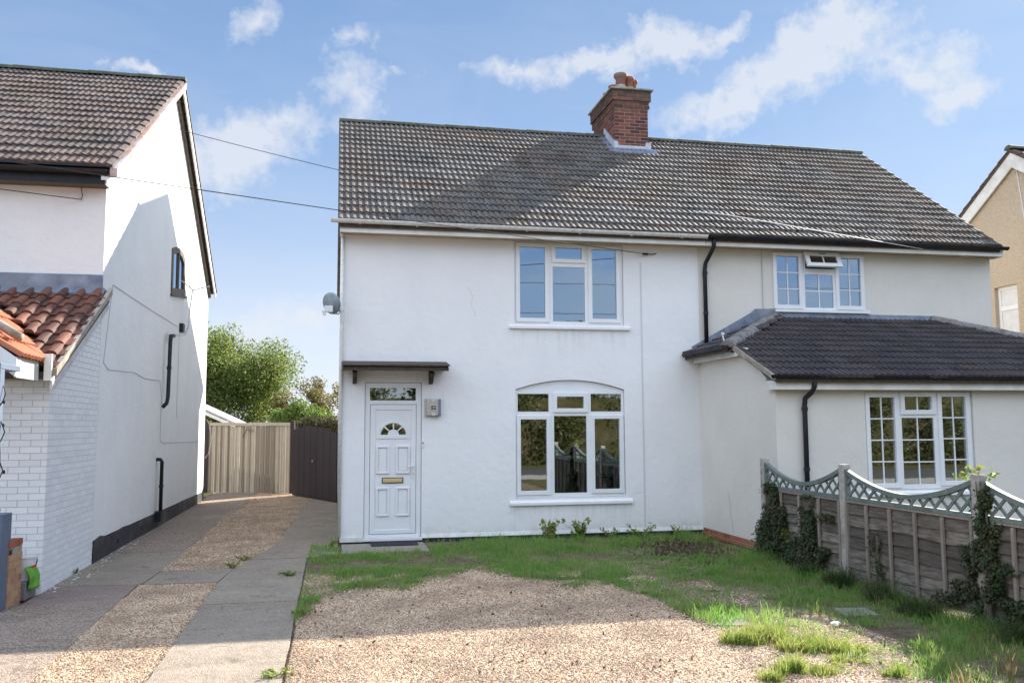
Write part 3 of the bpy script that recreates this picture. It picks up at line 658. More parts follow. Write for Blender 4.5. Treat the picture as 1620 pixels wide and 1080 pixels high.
# ================================================================ WHITE HOUSE (left half of the pair)
SL = .722; YE, ZE = -.35, 5.065; YR = 3.90; ZR = ZE+SL*(YR-YE); PW = 6.07; XE = 11.92
UP = Vector((0, 1, SL)).normalized(); SLEN = (YR-YE)*math.hypot(1, SL); DN = Vector((0, -SL, 1)).normalized()
H = thing('semi_detached_house', 'white rendered half of the pair with white door, number 52 and brick chimney', 'house', (3, 0, 0), 'pair of semi-detached houses')
arch = [(2.814+(4.693-2.814)*i/16, 2.425+.16*(1-((i-8)/8)**2)) for i in range(16, -1, -1)]
gopen = [(2.814, .647), (4.693, .647)]+arch
MB().slab([rect(0, .075, PW, 5.02), rect(.366, .077, 1.273, 2.529), rect(2.804, 3.515, 4.709, 4.90), gopen], XZ, 0, .26).build('front_wall', M['white'], H)
MB().slab([rect(0.0, .03, .366, .11)], XZ, -.022, .02).build('bell_cast', M['white'], H, bevel=.01)
MB().slab([[(-.0225, .065), (.01, .16), (.02, .065)]], YZ, 1.273, PW-.004).build('bell_cast', M['white'], H)
box('plinth', M['plinth'], H, .004, .012, -.1, PW, .25, .074)
MB().slab([[(.26, .0), (11.2, .0), (11.2, 5.4), (6.3, 8.80), (3.9, 7.98), (.26, 5.02)]], YZ, .0, .25).build('side_wall', M['white'], H)  # walls behind the ridge raised and deepened to carry the added rear roof
box('rear_wall', M['white'], H, .25, 10.95, 0, PW, 11.2, 5.5)
MB().slab([[(.262, 0), (10.94, 0), (10.94, 5.3), (6.1, 8.5), (3.9, 7.85), (.262, 5.2)]], YZ, PW-.1, PW).build('party_wall', M['room'], H)
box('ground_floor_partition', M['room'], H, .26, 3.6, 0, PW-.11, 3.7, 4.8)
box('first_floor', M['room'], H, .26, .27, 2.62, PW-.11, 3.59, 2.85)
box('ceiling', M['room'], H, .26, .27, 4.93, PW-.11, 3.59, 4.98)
# added unseen rear roof behind the ridge, raised to shade the left house gable
MB().slab([[(3.93, 8.17), (6.35, 8.995), (11.7, 5.50), (11.7, 5.38), (6.35, 8.86), (3.93, 7.95)]], YZ, -.08, PW).build('rear_roof', M['tile'], H)
def main_roof(parent, xa, xb, mesh, verge_side):
    MB().slab([[(YE+.03, ZE-.035), (YR, ZR-.045), (YR+.12, ZR-.12), (YE+.03, ZE-.11)]], YZ, xa+.005, xb-.005).build('roof_deck', M['darkwood'], parent)
    n = 18; g_ = (SLEN-.06)/n
    roof_tiles(parent, (xa, YE, ZE), (1, 0, 0), UP, xb-xa, n, g_, (xb-xa)/round((xb-xa)/.302), mesh)
    xs = xa if verge_side < 0 else xb
    MB().slab([[(YE, ZE-.05), (YR, ZR-.05), (YR, ZR+.02), (YE, ZE+.02)]], YZ, xs-.012, xs+.012).build('verge', M['ridge'], parent)
W1 = (PW+.08)/round((PW+.08)/.302)
main_roof(H, -.08, PW, tile_mesh('roof_tile', W1, .345, roman(W1), M['tile']), -1)
ridge_run(H, (-.09, YR, ZR+.02), (5.66, YR, ZR+.02), M['ridge'], r=.115)
MB().slab([[(-.08, ZE-.21), (-.08, ZE-.06), (YR-.08, ZR-.09), (YR-.08, ZR-.24)]], YZ, -.055, .0).build('bargeboard', M['fascia'], H)
MB().box(-.06, -.29, 4.885, PW+.03, -.265, 5.03).build('fascia', M['fascia'], H, bevel=.004)
box('soffit', M['soffit'], H, -.05, -.264, 4.905, PW+.03, -.002, 4.93)
half_round_gutter('gutter', M['oldgutter'], H, (-.20, -.355, 5.075), (6.10, -.355, 5.05), .058, nb=7)
for xx in (.1, 1.15, 2.4, 3.2, 4.9, 5.5):
    pass
# thin old pipe on the left corner
downpipe(H, [(-.012, -.03, 4.88), (-.012, -.035, 3.5), (-.012, -.035, .12)], .028, M['oldgutter'])
box('expansion_bead', M['whitemortar'], H, 5.005, -.006, .1, 5.03, .01, 4.6)
for pts in ([(5.10, -.001, .62), (5.08, -.001, .52), (5.11, -.001, .40), (5.09, -.001, .28), (5.12, -.001, .12)], [(2.02, -.001, 4.1), (2.10, -.001, 3.95), (2.08, -.001, 3.8), (2.16, -.001, 3.62)], [(4.72, -.001, .62), (4.86, -.001, .70), (5.0, -.001, .72)]):
    MB().tube(pts, .0028, 4).build('wall_crack', M['whitemortar'], H)
# door canopy
CN = MB().slab([[(-.02, 2.735), (-.46, 2.690), (-.46, 2.752), (-.02, 2.84)]], YZ, .015, 1.65).build('door_canopy', M['darkwood'], H, bevel=.006)
MB().slab([[(0, 2.845), (-.50, 2.762), (-.50, 2.782), (0, 2.868)]], YZ, .0, 1.665).build('canopy_felt', M['darkwood'], CN)
for xx in (.17, 1.38):
    MB().slab([[(-.005, 2.72), (-.34, 2.675), (-.34, 2.64), (-.16, 2.60), (-.10, 2.52), (-.005, 2.50)]], YZ, xx, xx+.065).build('canopy_bracket', M['darkwood'], CN, bevel=.004)
# front door
DR = MB().slab([rect(.372, .082, 1.267, 2.523), rect(.449, 2.241, 1.178, 2.44), rect(.452, .135, 1.189, 2.178)], XZ, .03, .11).build('door_frame', M['upvc'], H, bevel=.005)
box('pane', M['glassdark'], DR, .44, .055, 2.235, 1.185, .062, 2.446)
box('threshold', M['upvc'], DR, .36, -.03, .035, 1.285, .10, .08, bevel=.005)
fan = [(.824+.207*math.cos(math.pi*i/20), 1.684+.19*math.sin(math.pi*i/20)) for i in range(21)]
inner = [(.824+.085*math.cos(math.pi*i/10), 1.684+.085*math.sin(math.pi*i/10)) for i in range(11)]
DL = MB().slab([rect(.458, .141, 1.183, 2.172), rect(.535, .205, 1.106, 2.09)], XZ, .022, .08).build('door', M['upvc'], H, bevel=.006)
sect = []
for k in range(4):
    a0, a1 = math.pi*k/4+.07, math.pi*(k+1)/4-.07
    if k == 0: a0 = .03
    if k == 3: a1 = math.pi-.03
    sect.append([(.824+.200*math.cos(a0+(a1-a0)*i/6), 1.690+.185*math.sin(a0+(a1-a0)*i/6)) for i in range(7)]+[(.824+.09*math.cos(a1+(a0-a1)*i/4), 1.690+.09*math.sin(a1+(a0-a1)*i/4)) for i in range(5)])
MB().slab([rect(.530, .200, 1.111, 2.095)]+sect, XZ, .036, .07).build('door_leaf_panel', M['upvc'], DL)
for s_ in sect:
    MB().slab([s_], XZ, .055, .062).build('pane', M['glassdark'], DL)
fo = [(.820+.262*math.cos(math.pi*i/24), 1.64+.26*math.sin(math.pi*i/24)) for i in range(25)]
fi = [(.820+.215*math.cos(math.pi*i/24), 1.68+.20*math.sin(math.pi*i/24)) for i in range(25)]
MB().slab([[(1.082, 1.633)]+fo[1:-1]+[(.558, 1.633)], [(1.037, 1.68)]+fi[1:-1]+[(.603, 1.68)]], XZ, .024, .037).build('fanlight_moulding', M['upvc'], DL, bevel=.006)
for (a, b_, c, d) in ((.555, 1.08, .763, 1.523), (.865, 1.078, 1.09, 1.523), (.558, .415, .763, .865), (.867, .415, 1.087, .865)):
    MB().slab([rect(a, b_, c, d), rect(a+.032, b_+.032, c-.032, d-.032)], XZ, .012, .0365).build('door_moulding', M['upvc'], DL, bevel=.007)
    MB().box(a+.045, .028, b_+.045, c-.045, .0362, d-.045).build('door_panel', M['upvc'], DL, bevel=.004)
MB().box(.648, .020, .930, .985, .034, 1.020).build('letter_plate', M['darkwood'], DL, bevel=.004)
MB().box(.662, .010, .944, .971, .0195, 1.006).build('letter_flap', M['brass'], DL, bevel=.004)
MB().box(1.128, .004, 1.00, 1.156, .0215, 1.225).build('handle_plate', M['upvc'], DL, bevel=.004)
MB().tube([(1.142, .003, 1.19), (1.142, -.03, 1.19), (1.13, -.04, 1.19), (1.035, -.04, 1.188)], .009, 8).build('door_handle', M['upvc'], DL, smooth=True)
MB().tube([(1.142, .0035, 1.075), (1.142, -.004, 1.075)], .012, 10).build('keyhole', M['steel'], DL)
# windows
window(H, 'window', (2.810, 3.520, 4.703, 4.896), [(2.903, 3.616, 3.337, 4.816, 1, 1, 1), (3.521, 4.633, 3.98, 4.82, 1, 1, 1), (3.472, 3.566, 4.031, 4.494, 0, 1, 1), (4.159, 3.622, 4.589, 4.812, 1, 1, 1)],
       .035, M['upvc'], M['glass'], sill=(2.71, 3.43, 4.81, 3.519, .085), curtain=[(4.36, 4.66)])
gw = window(H, 'window', (2.820, .652, 4.687, 2.415), [(2.857, 2.059, 3.384, 2.352, 0, 1, 1), (3.523, 2.112, 3.987, 2.306, 1, 1, 1), (4.109, 2.059, 4.644, 2.355, 0, 1, 1),
       (2.904, .765, 3.344, 1.929, 1, 1, 1), (3.472, .72, 4.031, 1.987, 0, 1, 1), (4.168, .772, 4.605, 1.935, 1, 1, 1)],
       .035, M['upvc'], M['glassdark'], sill=(2.71, .535, 4.80, .651, .085), curtain=[(4.56, 4.66)])
MB().slab([[(2.820, 2.4155), (4.687, 2.4155)]+[(x*.9935+.0245, z-.006) for x, z in arch[1:-1]]], XZ, .045, .10).build('arch_panel', M['upvc'], gw, bevel=.004)
# chimney
CX0, CX1, CY0, CY1 = 5.66, 6.40, 3.20, 4.72
CH = MB().box(CX0, CY0, 7.55, CX1, CY1, 8.99).build('chimney', M['mortar'], H)
cc = [0]
bricks(CH, (CX0, CY0, 7.65), (1, 0, 0), CX1-CX0, .93, M['brick'], None, counter=cc, j=.013, bh=.062, proud=.004)
bricks(CH, (CX0, CY1, 7.65), (0, -1, 0), CY1-CY0, .93, M['brick'], None, counter=cc, j=.013, bh=.062, proud=.004)
o_ = MB().box(CX0-.03, CY0-.03, 8.565, CX1+.03, CY1+.03, 9.0).build('chimney_corbel', M['mortar'], CH)
bricks(CH, (CX0-.035, CY0-.035, 8.57), (1, 0, 0), CX1-CX0+.07, .153, M['brick'], None, counter=cc, j=.013, bh=.062, proud=.004)
bricks(CH, (CX0-.035, CY1+.035, 8.57), (0, -1, 0), CY1-CY0+.07, .153, M['brick'], None, counter=cc, j=.013, bh=.062, proud=.004)
bricks(CH, (CX0-.062, CY0-.062, 8.72), (1, 0, 0), CX1-CX0+.124, .23, M['brick'], None, counter=cc, j=.013, bh=.062, proud=.004)
bricks(CH, (CX0-.062, CY1+.062, 8.72), (0, -1, 0), CY1-CY0+.124, .23, M['brick'], None, counter=cc, j=.013, bh=.062, proud=.004)
bricks(CH, (CX1, CY0, 7.65), (0, 1, 0), CY1-CY0, .93, M['brick'], None, counter=cc, j=.013, bh=.062, proud=.004)
MB().box(CX0-.055, CY0-.055, 8.72, CX1+.057, CY1+.057, 8.94).build('chimney_band', M['mortar'], CH)
MB().slab([[(CX0-.11, CY0-.11), (CX1+.11, CY0-.11), (CX1+.11, CY1+.11), (CX0-.11, CY1+.11)]], XY, 8.945, 8.985).build('chimney_cap', M['cement'], CH, bevel=.008)
MB().add([(CX0-.10, CY0-.10, 8.985), (CX1+.10, CY0-.10, 8.985), (CX1+.10, CY1+.10, 8.985), (CX0-.10, CY1+.10, 8.985), (CX0+.1, CY0+.12, 9.07), (CX1-.1, CY0+.12, 9.07), (CX1-.1, CY1-.12, 9.07), (CX0+.1, CY1-.12, 9.07)],
         [(0, 1, 5, 4), (1, 2, 6, 5), (2, 3, 7, 6), (3, 0, 4, 7), (4, 5, 6, 7)]).build('flaunching', M['cement'], CH)
def pot(x, y, h, r, kind):
    pr = [(r*.80, 0), (r*.84, h*.55), (r*.80, h*.62), (r*1.0, h*.68), (r*1.06, h*.74), (r*1.0, h*.80), (r*.98, h*.86), (r*1.10, h*.93), (r*1.06, h), (r*.85, h), (r*.8, h*.3)] if kind else \
         [(r*.85, 0), (r*.80, h*.7), (r*.95, h*.75), (r*1.12, h*.84), (r*1.12, h*.96), (r*1.02, h), (r*.8, h), (r*.75, h*.3)]
    MB().lathe((x, y, 9.0), pr, 20).build('chimney_pot', M['terracotta'], CH, smooth=True)
    MB().lathe((x, y, 8.99), [(r*1.1, 0), (r*.95, .12), (r*.8, .16)], 14).build('pot_haunching', M['cement'], CH, smooth=True)
pot(5.88, 3.42, .40, .13, 0); pot(6.09, 3.52, .37, .12, 0); pot(6.22, 3.66, .37, .12, 0); pot(5.93, 4.05, .38, .11, 1); pot(5.93, 4.45, .36, .11, 1)
# chimney flashing
MB().slab([[(CX0-.01, 0), (CX1+.06, 0), (CX1+.06, .17), (CX1-.06, .17), (CX1-.07, .085), (CX0+.07, .085), (CX0+.06, .17), (CX0-.01, .17)]], lambda a, b, t: (a, t, 7.655+b), CY0-.024, CY0-.012).build('front_flashing', M['whitelead'], CH)
fb = MB()
fb.add([(CX0-.12, CY0-.22, ZE+SL*(CY0-.22-YE)+.045), (CX1+.16, CY0-.22, ZE+SL*(CY0-.22-YE)+.045), (CX1+.16, CY0-.008, ZE+SL*(CY0-YE)+.07), (CX0-.12, CY0-.008, ZE+SL*(CY0-YE)+.07)], [(0, 1, 2, 3)])
fb.build('apron_flashing', M['lead'], CH)
st = []
for k in range(9):
    y0 = CY0-.02+k*.082; z0 = ZE+SL*(y0-YE); st += [(y0, z0+.235), (y0+.082, z0+.235)]
MB().slab([[(CY0-.02, ZE+SL*(CY0-.02-YE))]+st+[(CY0+.718, ZE+SL*(CY0+.718-YE))]], YZ, CX0-.022, CX0-.010).build('stepped_flashing', M['whitelead'], CH)
MB().add([(CX0-.16, CY0-.2, ZE+SL*(CY0-.2-YE)+.05), (CX0-.02, CY0-.2, ZE+SL*(CY0-.2-YE)+.06), (CX0-.02, YR, ZR+.06), (CX0-.16, YR, ZR+.05)], [(0, 1, 2, 3)]).build('soaker', M['lead'], CH)
# number lamp "52", bell
NB = MB().box(1.316, -.035, 1.985, 1.40, -.001, 2.268).build('number_light', M['steel'], None)
NB2 = MB().box(1.345, -.085, 2.00, 1.535, -.036, 2.262).build('lamp_cover', M['steel'], NB, bevel=.006)
MB().box(1.5355, -.09, 1.99, 1.572, -.001, 2.262).build('lamp_back', M['lead'], NB, bevel=.003)
MB().box(1.425, -.098, 2.0, 1.475, -.086, 2.045).build('lamp_glass', M['bucket'], NB)
MB().box(1.425, -.098, 2.225, 1.475, -.086, 2.255).build('lamp_glass', M['bucket'], NB)
tagm(NB, 'brushed steel wall lamp showing house number 52, right of the front door', 'wall lamp')
cu = bpy.data.curves.new('numerals', 'FONT'); cu.body = '52'; cu.size = .082; cu.extrude = .002; cu.align_x = 'CENTER'; cu.offset = .0022
to = bpy.data.objects.new('numerals', cu); COL.objects.link(to); cu.materials.append(M['black']); to.rotation_euler = (R(90), 0, 0)
bpy.context.view_layer.update()
me = bpy.data.meshes.new_from_object(to.evaluated_get(bpy.context.evaluated_depsgraph_get())); bpy.data.objects.remove(to)
to = bpy.data.objects.new('numerals', me); COL.objects.link(to); reg(to, NB, (1.452, -.0885, 2.095)); to.rotation_euler = (R(90), 0, 0)
db = MB().box(1.268, -.02, 1.49, 1.312, -.001, 1.60).build('doorbell', M['upvc'], None, bevel=.004); tagm(db, 'small white doorbell below the steel number lamp', 'doorbell')
MB().tube([(1.29, -.02, 1.56), (1.29, -.026, 1.56)], .012, 10).build('bell_button', M['blackpl'], db)
mt = MB().box(.47, -.47, .018, 1.19, -.04, .032).build('door_mat', M['mat'], None, bevel=.004); tagm(mt, 'dark rectangular door mat on the step slab', 'door mat')

# ================================================================ CREAM HOUSE (right half) with single-storey extension
K = thing('semi_detached_house', 'cream rendered half of the pair with low tiled extension across its front', 'house', (9, 0, 0), 'pair of semi-detached houses')
MB().slab([rect(PW+.002, .0, XE, 5.02), rect(7.487, 3.85, 9.29, 4.89)], XZ, .002, .26).build('front_wall', M['cream'], K)
MB().slab([[(.26, .0), (7.6, .0), (7.6, 5.0), (3.9, 7.98), (.26, 5.02)]], YZ, XE-.25, XE).build('side_wall', M['cream'], K)
box('rear_wall', M['cream'], K, PW, 7.35, 0, XE-.26, 7.6, 5.2)
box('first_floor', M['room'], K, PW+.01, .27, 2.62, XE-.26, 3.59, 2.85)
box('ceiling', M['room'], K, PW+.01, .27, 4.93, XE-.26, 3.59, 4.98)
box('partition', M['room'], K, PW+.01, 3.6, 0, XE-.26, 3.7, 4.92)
W2 = (XE-PW-.004)/round((XE-PW)/.302)
main_roof(K, PW+.004, XE-.03, tile_mesh('roof_tile', (XE-.034-PW)/round((XE-.034-PW)/.302), .345, roman((XE-.034-PW)/round((XE-.034-PW)/.302)), M['tile']), 1)
MB().slab([[(YR, ZR-.05), (7.9, 5.1), (7.9, 5.0), (YR, ZR-.15)]], YZ, PW+.01, XE-.03).build('rear_roof', M['tile'], K)
ridge_run(K, (6.45, YR, ZR+.02), (XE-.02, YR, ZR+.02), M['ridge'], r=.115)
MB().box(PW+.035, -.29, 4.885, XE+.05, -.265, 5.03).build('fascia', M['fascia'], K, bevel=.004)
box('soffit', M['soffit'], K, PW+.035, -.264, 4.905, XE+.05, 0, 4.93)
MB().slab([[(-.27, 4.885), (-.27, 5.03), (.0, 5.2), (.0, 4.885)]], YZ, XE+.01, XE+.05).build('boxed_end', M['fascia'], K)
half_round_gutter('gutter', M['blackpl'], K, (6.125, -.355, 5.05), (XE+.09, -.355, 5.05), .058, nb=6)
downpipe(K, [(6.24, -.34, 5.02), (6.24, -.30, 4.86), (6.225, -.22, 4.78), (6.185, -.07, 4.62), (6.175, -.055, 4.5), (6.175, -.055, 3.24)], .036, M['blackpl'], [(6.178, -.055, 4.45), (6.176, -.055, 3.75)])
MB().tube([(7.278, -.012, 4.93), (7.278, -.012, 4.3), (7.272, -.012, 3.75)], .008, 6).build('wall_cable', M['greywire'], K)
# upstairs window with the vent propped open
w2 = window(K, 'window', (7.492, 3.855, 9.285, 4.884), [(7.551, 3.934, 7.981, 4.807, 1, 2, 3), (8.12, 4.60, 8.70, 4.85, 0, 1, 1), (8.098, 3.894, 8.65, 4.491, 0, 2, 2), (8.765, 3.939, 9.197, 4.803, 1, 2, 3)],
            -.01, M['upvc'], M['glass'], sill=(7.493, 3.80, 9.344, 3.854, .06), curtain=[(7.53, 7.86), (8.93, 9.25)])
for o in list(bpy.data.objects):   # the closed glass of the vent opening gives way to the open sash
    if o.parent is w2 and o.name.startswith('pane') and abs(o.data.vertices[0].co.z+WL[o.name].z-4.595) < .01 and abs(o.data.vertices[0].co.x+WL[o.name].x-8.115) < .01: bpy.data.objects.remove(o)
hinge = Vector((0, -.02, 4.876)); ang = R(24)
def tilt(a, b, t):
    dz = b-4.876; return (a, -.03-t*math.cos(ang)+dz*math.sin(ang)*1.0, 4.876+dz*math.cos(ang)+t*math.sin(ang))
MB().slab([rect(8.068, 4.572, 8.75, 4.874), rect(8.145, 4.645, 8.673, 4.80)], tilt, .0, .05).build('open_sash', M['upvc'], w2, bevel=.004)
MB().slab([rect(8.14, 4.64, 8.678, 4.805)], tilt, .022, .028).build('pane', M['glassdark'], w2)
MB().slab([rect(8.400, 4.645, 8.418, 4.80)], tilt, .03, .04).build('glazing_bar', M['upvc'], w2)
MB().slab([rect(8.33, 4.83, 8.48, 4.842)], tilt, .05, .056).build('trickle_vent', M['blackpl'], w2)

# --- extension
EY = -2.64; EX = 6.05; ERX = 12.35; ES = (3.70-2.50)/2.89; EYE, EZE = -2.89, 2.505
exo = (7.466, .885, 9.243, 2.303)
E1 = MB().slab([rect(EX, .105, ERX, 2.42), rect(7.460, .88, 9.250, 2.308)], XZ, EY, EY+.25).build('extension_front_wall', M['cream'], K)
MB().slab([[(EY+.25, .105), (-.001, .105), (-.001, 3.02), (-1.62, 3.02), (EY+.25, 2.50)]], YZ, EX, EX+.22).build('extension_side_wall', M['cream'], K)
box('extension_end_wall', M['cream'], K, ERX-.22, EY+.25, 0, ERX, -.001, 2.5)
box('extension_room_back', M['room'], K, EX+.23, -.02, 0, ERX-.23, -.005, 2.4)
fb = box('extension_footing', M['mortar'], K, EX+.004, EY+.004, -.1, ERX, -.001, .100)
bricks(fb, (EX+.004, -.01, -.045), (0, -1, 0), -EY-.01, .152, M['redbrick'], None, proud=.004)
bricks(fb, (EX+.004, EY+.004, -.045), (1, 0, 0), 3.2, .152, M['redbrick'], None, proud=.004)
window(K, 'window', exo, [(7.544, .973, 7.951, 2.218, 1, 2, 4), (8.122, 2.034, 8.571, 2.228, 1, 2, 1), (8.068, .952, 8.598, 1.918, 0, 2, 3), (8.735, .990, 9.137, 2.229, 1, 2, 4)],
       EY+.03, M['upvc'], M['glassdark'], sill=(7.44, .79, 9.30, .884, .09))
box('trickle_vent', M['upvc'], E1, 8.21, EY+.001, 2.252, 8.46, EY+.010, 2.266)
UE = Vector((0, 1, ES)).normalized(); ELEN = 2.89*math.hypot(1, ES)
hipA = Vector((7.47, 0, EZE+ES*2.89)); hipB = Vector((5.80, -1.62, EZE+ES*1.27))
TD = MB()
TD.slab([[(EX-.10, EYE+.03), (ERX+.2, EYE+.03), (ERX+.2, -1.62), (10.68, 0), (7.47, 0), (5.86, -1.62), (EX-.10, -1.62)]], lambda x, y, t: (x, y, EZE+ES*(y-EYE)+t), -.10, -.03)
TD.build('extension_roof_deck', M['darkwood'], K)
TD = MB(); TD.add([(5.80, 0, hipB.z-.03), (5.80, -1.62, hipB.z-.03), (7.47, 0, hipA.z-.03), (5.80, 0, hipB.z-.1), (5.80, -1.62, hipB.z-.1), (7.47, 0, hipA.z-.1)], [(0, 1, 2), (5, 4, 3), (0, 3, 4, 1), (1, 4, 5, 2), (2, 5, 3, 0)])
TD.build('extension_roof_deck', M['darkwood'], K)
tw = .300; xs0 = EX-.12
tme = tile_mesh('roof_tile', tw, .31, roman(tw), M['tile_dark'], lift=.03, lip=.04)
def clipE(u, v):
    x = xs0+u; y = EYE+v/math.hypot(1, ES)
    if y < -1.60: return True
    return x > 5.80+(y+1.62)*(1.67/1.62)+.05 and x < 12.35-(y+1.62)*(1.67/1.62)+.1
kk = [0]
# extension tiles: a group of their own inside the roof part
XR = bpy.data.objects.new('extension_roof', None); COL.objects.link(XR); reg(XR, K, (9, -2, 2.5))
roof_tiles(XR, (xs0, EYE, EZE), (1, 0, 0), UE, 6.6, 11, (ELEN-.02)/11, tw, tme, clip=clipE)
# small left slope
slx = (hipA.z-hipB.z)/1.67; UL = Vector((1, 0, slx)).normalized()
roof_tiles(XR, (5.78, -.02, hipB.z), (0, -1, 0), UL, 1.5, 6, 1.67*math.hypot(1, slx)/6, .300, tme, clip=lambda u, v: (v/math.hypot(1, slx))/1.67 < 1-(u-.1)/1.62, limit=60)
ridge_run(XR, hipB+Vector((.02, .02, .035)), hipA+Vector((.02, -.0, .05)), M['hipridge'], r=.13, L_=.42, name='hip_tile')
ridge_run(XR, (12.33, -1.62, hipB.z+.035), (10.66, 0, hipA.z+.05), M['hipridge'], r=.12, L_=.42, name='hip_tile')
MB().obox((EX-.13, EYE, EZE-.02), (EX-.13, -1.60, EZE-.02+ES*(1.29)), (.02, 0, 0), Vector((0, -ES, 1)).normalized()*.035).build('verge_mortar', M['cement'], XR)
MB().slab([rect(7.47, 3.66, 10.72, 3.79)], XZ, -.03, -.004).build('top_flashing', M['lead'], XR)
MB().slab([[(6.02, 2.99), (7.47, 3.70), (7.50, 3.86), (7.12, 3.85), (7.04, 3.78), (5.92, 3.17)]], XZ, -.02, -.006).build('side_flashing', M['lead'], XR)
MB().box(EX-.07, EY-.16, 2.32, ERX, EY-.135, 2.455).build('extension_fascia', M['fascia'], K, bevel=.004)
MB().box(EX-.0725, EY-.134, 2.32, EX-.045, EY+.12, 2.455).build('extension_fascia', M['fascia'], K, bevel=.004)
box('extension_soffit', M['soffit'], K, EX-.04, EY-.134, 2.34, ERX, EY, 2.36)
MB().box(EX-.12, -1.74, 2.875, EX-.095, -.02, 3.0).build('extension_fascia', M['fascia'], K, bevel=.004)
MB().box(EX-.094, -1.86, 2.875, EX+.02, -1.74, 2.99).build('boxed_end', M['fascia'], K, bevel=.004)
box('extension_soffit', M['soffit'], K, EX-.094, -1.74, 2.885, EX, -.02, 2.90)
half_round_gutter('gutter', M['blackpl'], K, (EX-.15, EY-.235, 2.525), (ERX+.1, EY-.235, 2.52), .052, nb=6)
half_round_gutter('gutter', M['blackpl'], K, (5.78, -.03, 3.035), (5.78, -1.62, 3.045), .055, nb=2, wall_dir=(1, 0, 0))
downpipe(K, [(6.56, EY-.20, 2.45), (6.56, EY-.18, 2.36), (6.54, EY-.13, 2.28), (6.48, EY-.06, 2.2), (6.47, EY-.055, 2.1), (6.47, EY-.055, .05)], .036, M['blackpl'], [(6.47, EY-.055, 1.2), (6.47, EY-.055, 2.05)])
MB().tube([(5.86, -1.45, 3.06), (5.83, -1.45, 3.2), (5.82, -1.45, 3.24)], .012, 8).build('vent_pipe', M['upvc'], XR)
MB().tube([(5.83, -1.45, 3.23), (5.83, -1.45, 3.26)], .026, 8).build('vent_cap', M['upvc'], XR)
# hairline crack on the side wall
MB().tube([(EX-.001, -1.0, .8), (EX-.001, -1.07, .6), (EX-.001, -1.08, .45), (EX-.001, -1.14, .3), (EX-.001, -1.16, .15)], .004, 4).build('wall_crack', M['mortar'], K)

# ================================================================ LEFT HOUSE
LX = -3.3; LY0, LY1 = -1.16, 9.1; LYR = 3.80; LS = .625
LH = thing('house', 'white house at the left edge with sunlit gable wall and brick porch', 'house', (-5, 0, 0))
LZR = 8.72; LYE = -1.47; LZE = LZR-LS*(LYR-LYE)
zt = lambda y: LZR-.10-LS*abs(y-LYR)
wo_ = [(3.92, 4.44), (5.48, 4.62), (5.44, 5.36), (5.15, 5.49), (4.7, 5.5), (4.25, 5.44), (3.90, 5.34)]
MB().slab([[(LY0+.003, .30), (LY1, .22), (LY1, zt(LY1)), (LYR, zt(LYR)), (LY0+.003, zt(LY0))], wo_], YZ, LX, LX-.25).build('gable_wall', M['leftwhite'], LH)
MB().slab([[(LY0, .0-.1), (LY1, -.1), (LY1, .22), (7.5, .23), (6, .25), (4.2, .24), (3, .27), (1.6, .26), (.6, .30), (-.3, .27), (-.8, .33), (LY0, .30)]], YZ, LX+.012, LX-.25).build('plinth', M['plinth'], LH)
MB().slab([rect(-9, .0, LX-.002, 5.25)], XZ, LY0, LY0+.25).build('front_wall', M['leftwhite'], LH)
box('rear_wall', M['leftwhite'], LH, -9, LY1-.25, 0, LX-.26, LY1, 5.3)
box('room', M['room'], LH, -8.9, 3, 0, LX-.3, 3.1, 5.2)
ULh = Vector((0, 1, LS)).normalized(); LLEN = (LYR-LYE)*math.hypot(1, LS)
ltw = .300
roof_tiles(LH, (-3.15-ltw*18, LYE, LZE), (1, 0, 0), ULh, ltw*18, 16, LLEN/16.1, ltw, tile_mesh('roof_tile', ltw, LLEN/16+.05, roman(ltw), M['tile_left'], lift=.032, lip=.045))
MB().slab([[(LYE+.03, LZE-.04), (LYR, LZR-.04), (9.25, LZR-LS*5.45-.04), (9.25, LZR-LS*5.45-.1), (LYR, LZR-.11), (LYE+.03, LZE-.11)]], YZ, -9, -3.19).build('roof_deck', M['darkwood'], LH)
MB().slab([[(LYR, LZR), (9.32, LZR-LS*5.52+.03), (9.32, LZR-LS*5.52-.015), (LYR, LZR-.05)]], YZ, -9, -3.12).build('rear_roof', M['darkwood'], LH)
ridge_run(LH, (-8.5, LYR, LZR+.04), (-3.12, LYR, LZR+.04), M['ridge'], r=.12)
MB().slab([[(LYE, LZE-.03), (LYR, LZR-.03), (LYR, LZR-.16), (LYE, LZE-.16)]], YZ, -3.19, -3.095).build('verge', M['verge'], LH)
MB().slab([[(LYE, LZE-.141), (LYR, LZR-.141), (LYR, LZR-.30), (LY0+.05, zt(LY0)-.08), (LYE, LZE-.20)]], YZ, LX, -3.20).build('bargeboard', M['fascia'], LH)
MB().slab([[(LYR, LZR-.06), (9.30, LZR-LS*5.50-.03), (9.30, LZR-LS*5.50-.18), (LYR, LZR-.22)]], YZ, -3.17, -3.14).build('bargeboard', M['fascia'], LH)
MB().slab([[(LYR+.1, LZR-.24), (9.12, LZR-LS*5.32-.18), (9.12, LZR-LS*5.32-.30), (LYR+.1, LZR-.36)]], YZ, LX+.001, LX+.06).build('gable_ladder', M['brownframe'], LH)
MB().box(-9, LYE+.06, 5.18, -3.26, LYE+.085, 5.40).build('fascia', M['blackpl'], LH)
half_round_gutter('gutter', M['blackpl'], LH, (-9, LYE-.01, 5.36), (-3.22, LYE-.01, 5.36), .062)
MB().box(-9, LYE-.03, 5.40, -3.2, LYE+.03, LZE+.01).build('eaves_board', M['blackpl'], LH)
box('soffit', M['brownframe'], LH, -9, LYE+.086, 5.18, -3.26, LY0, 5.20)
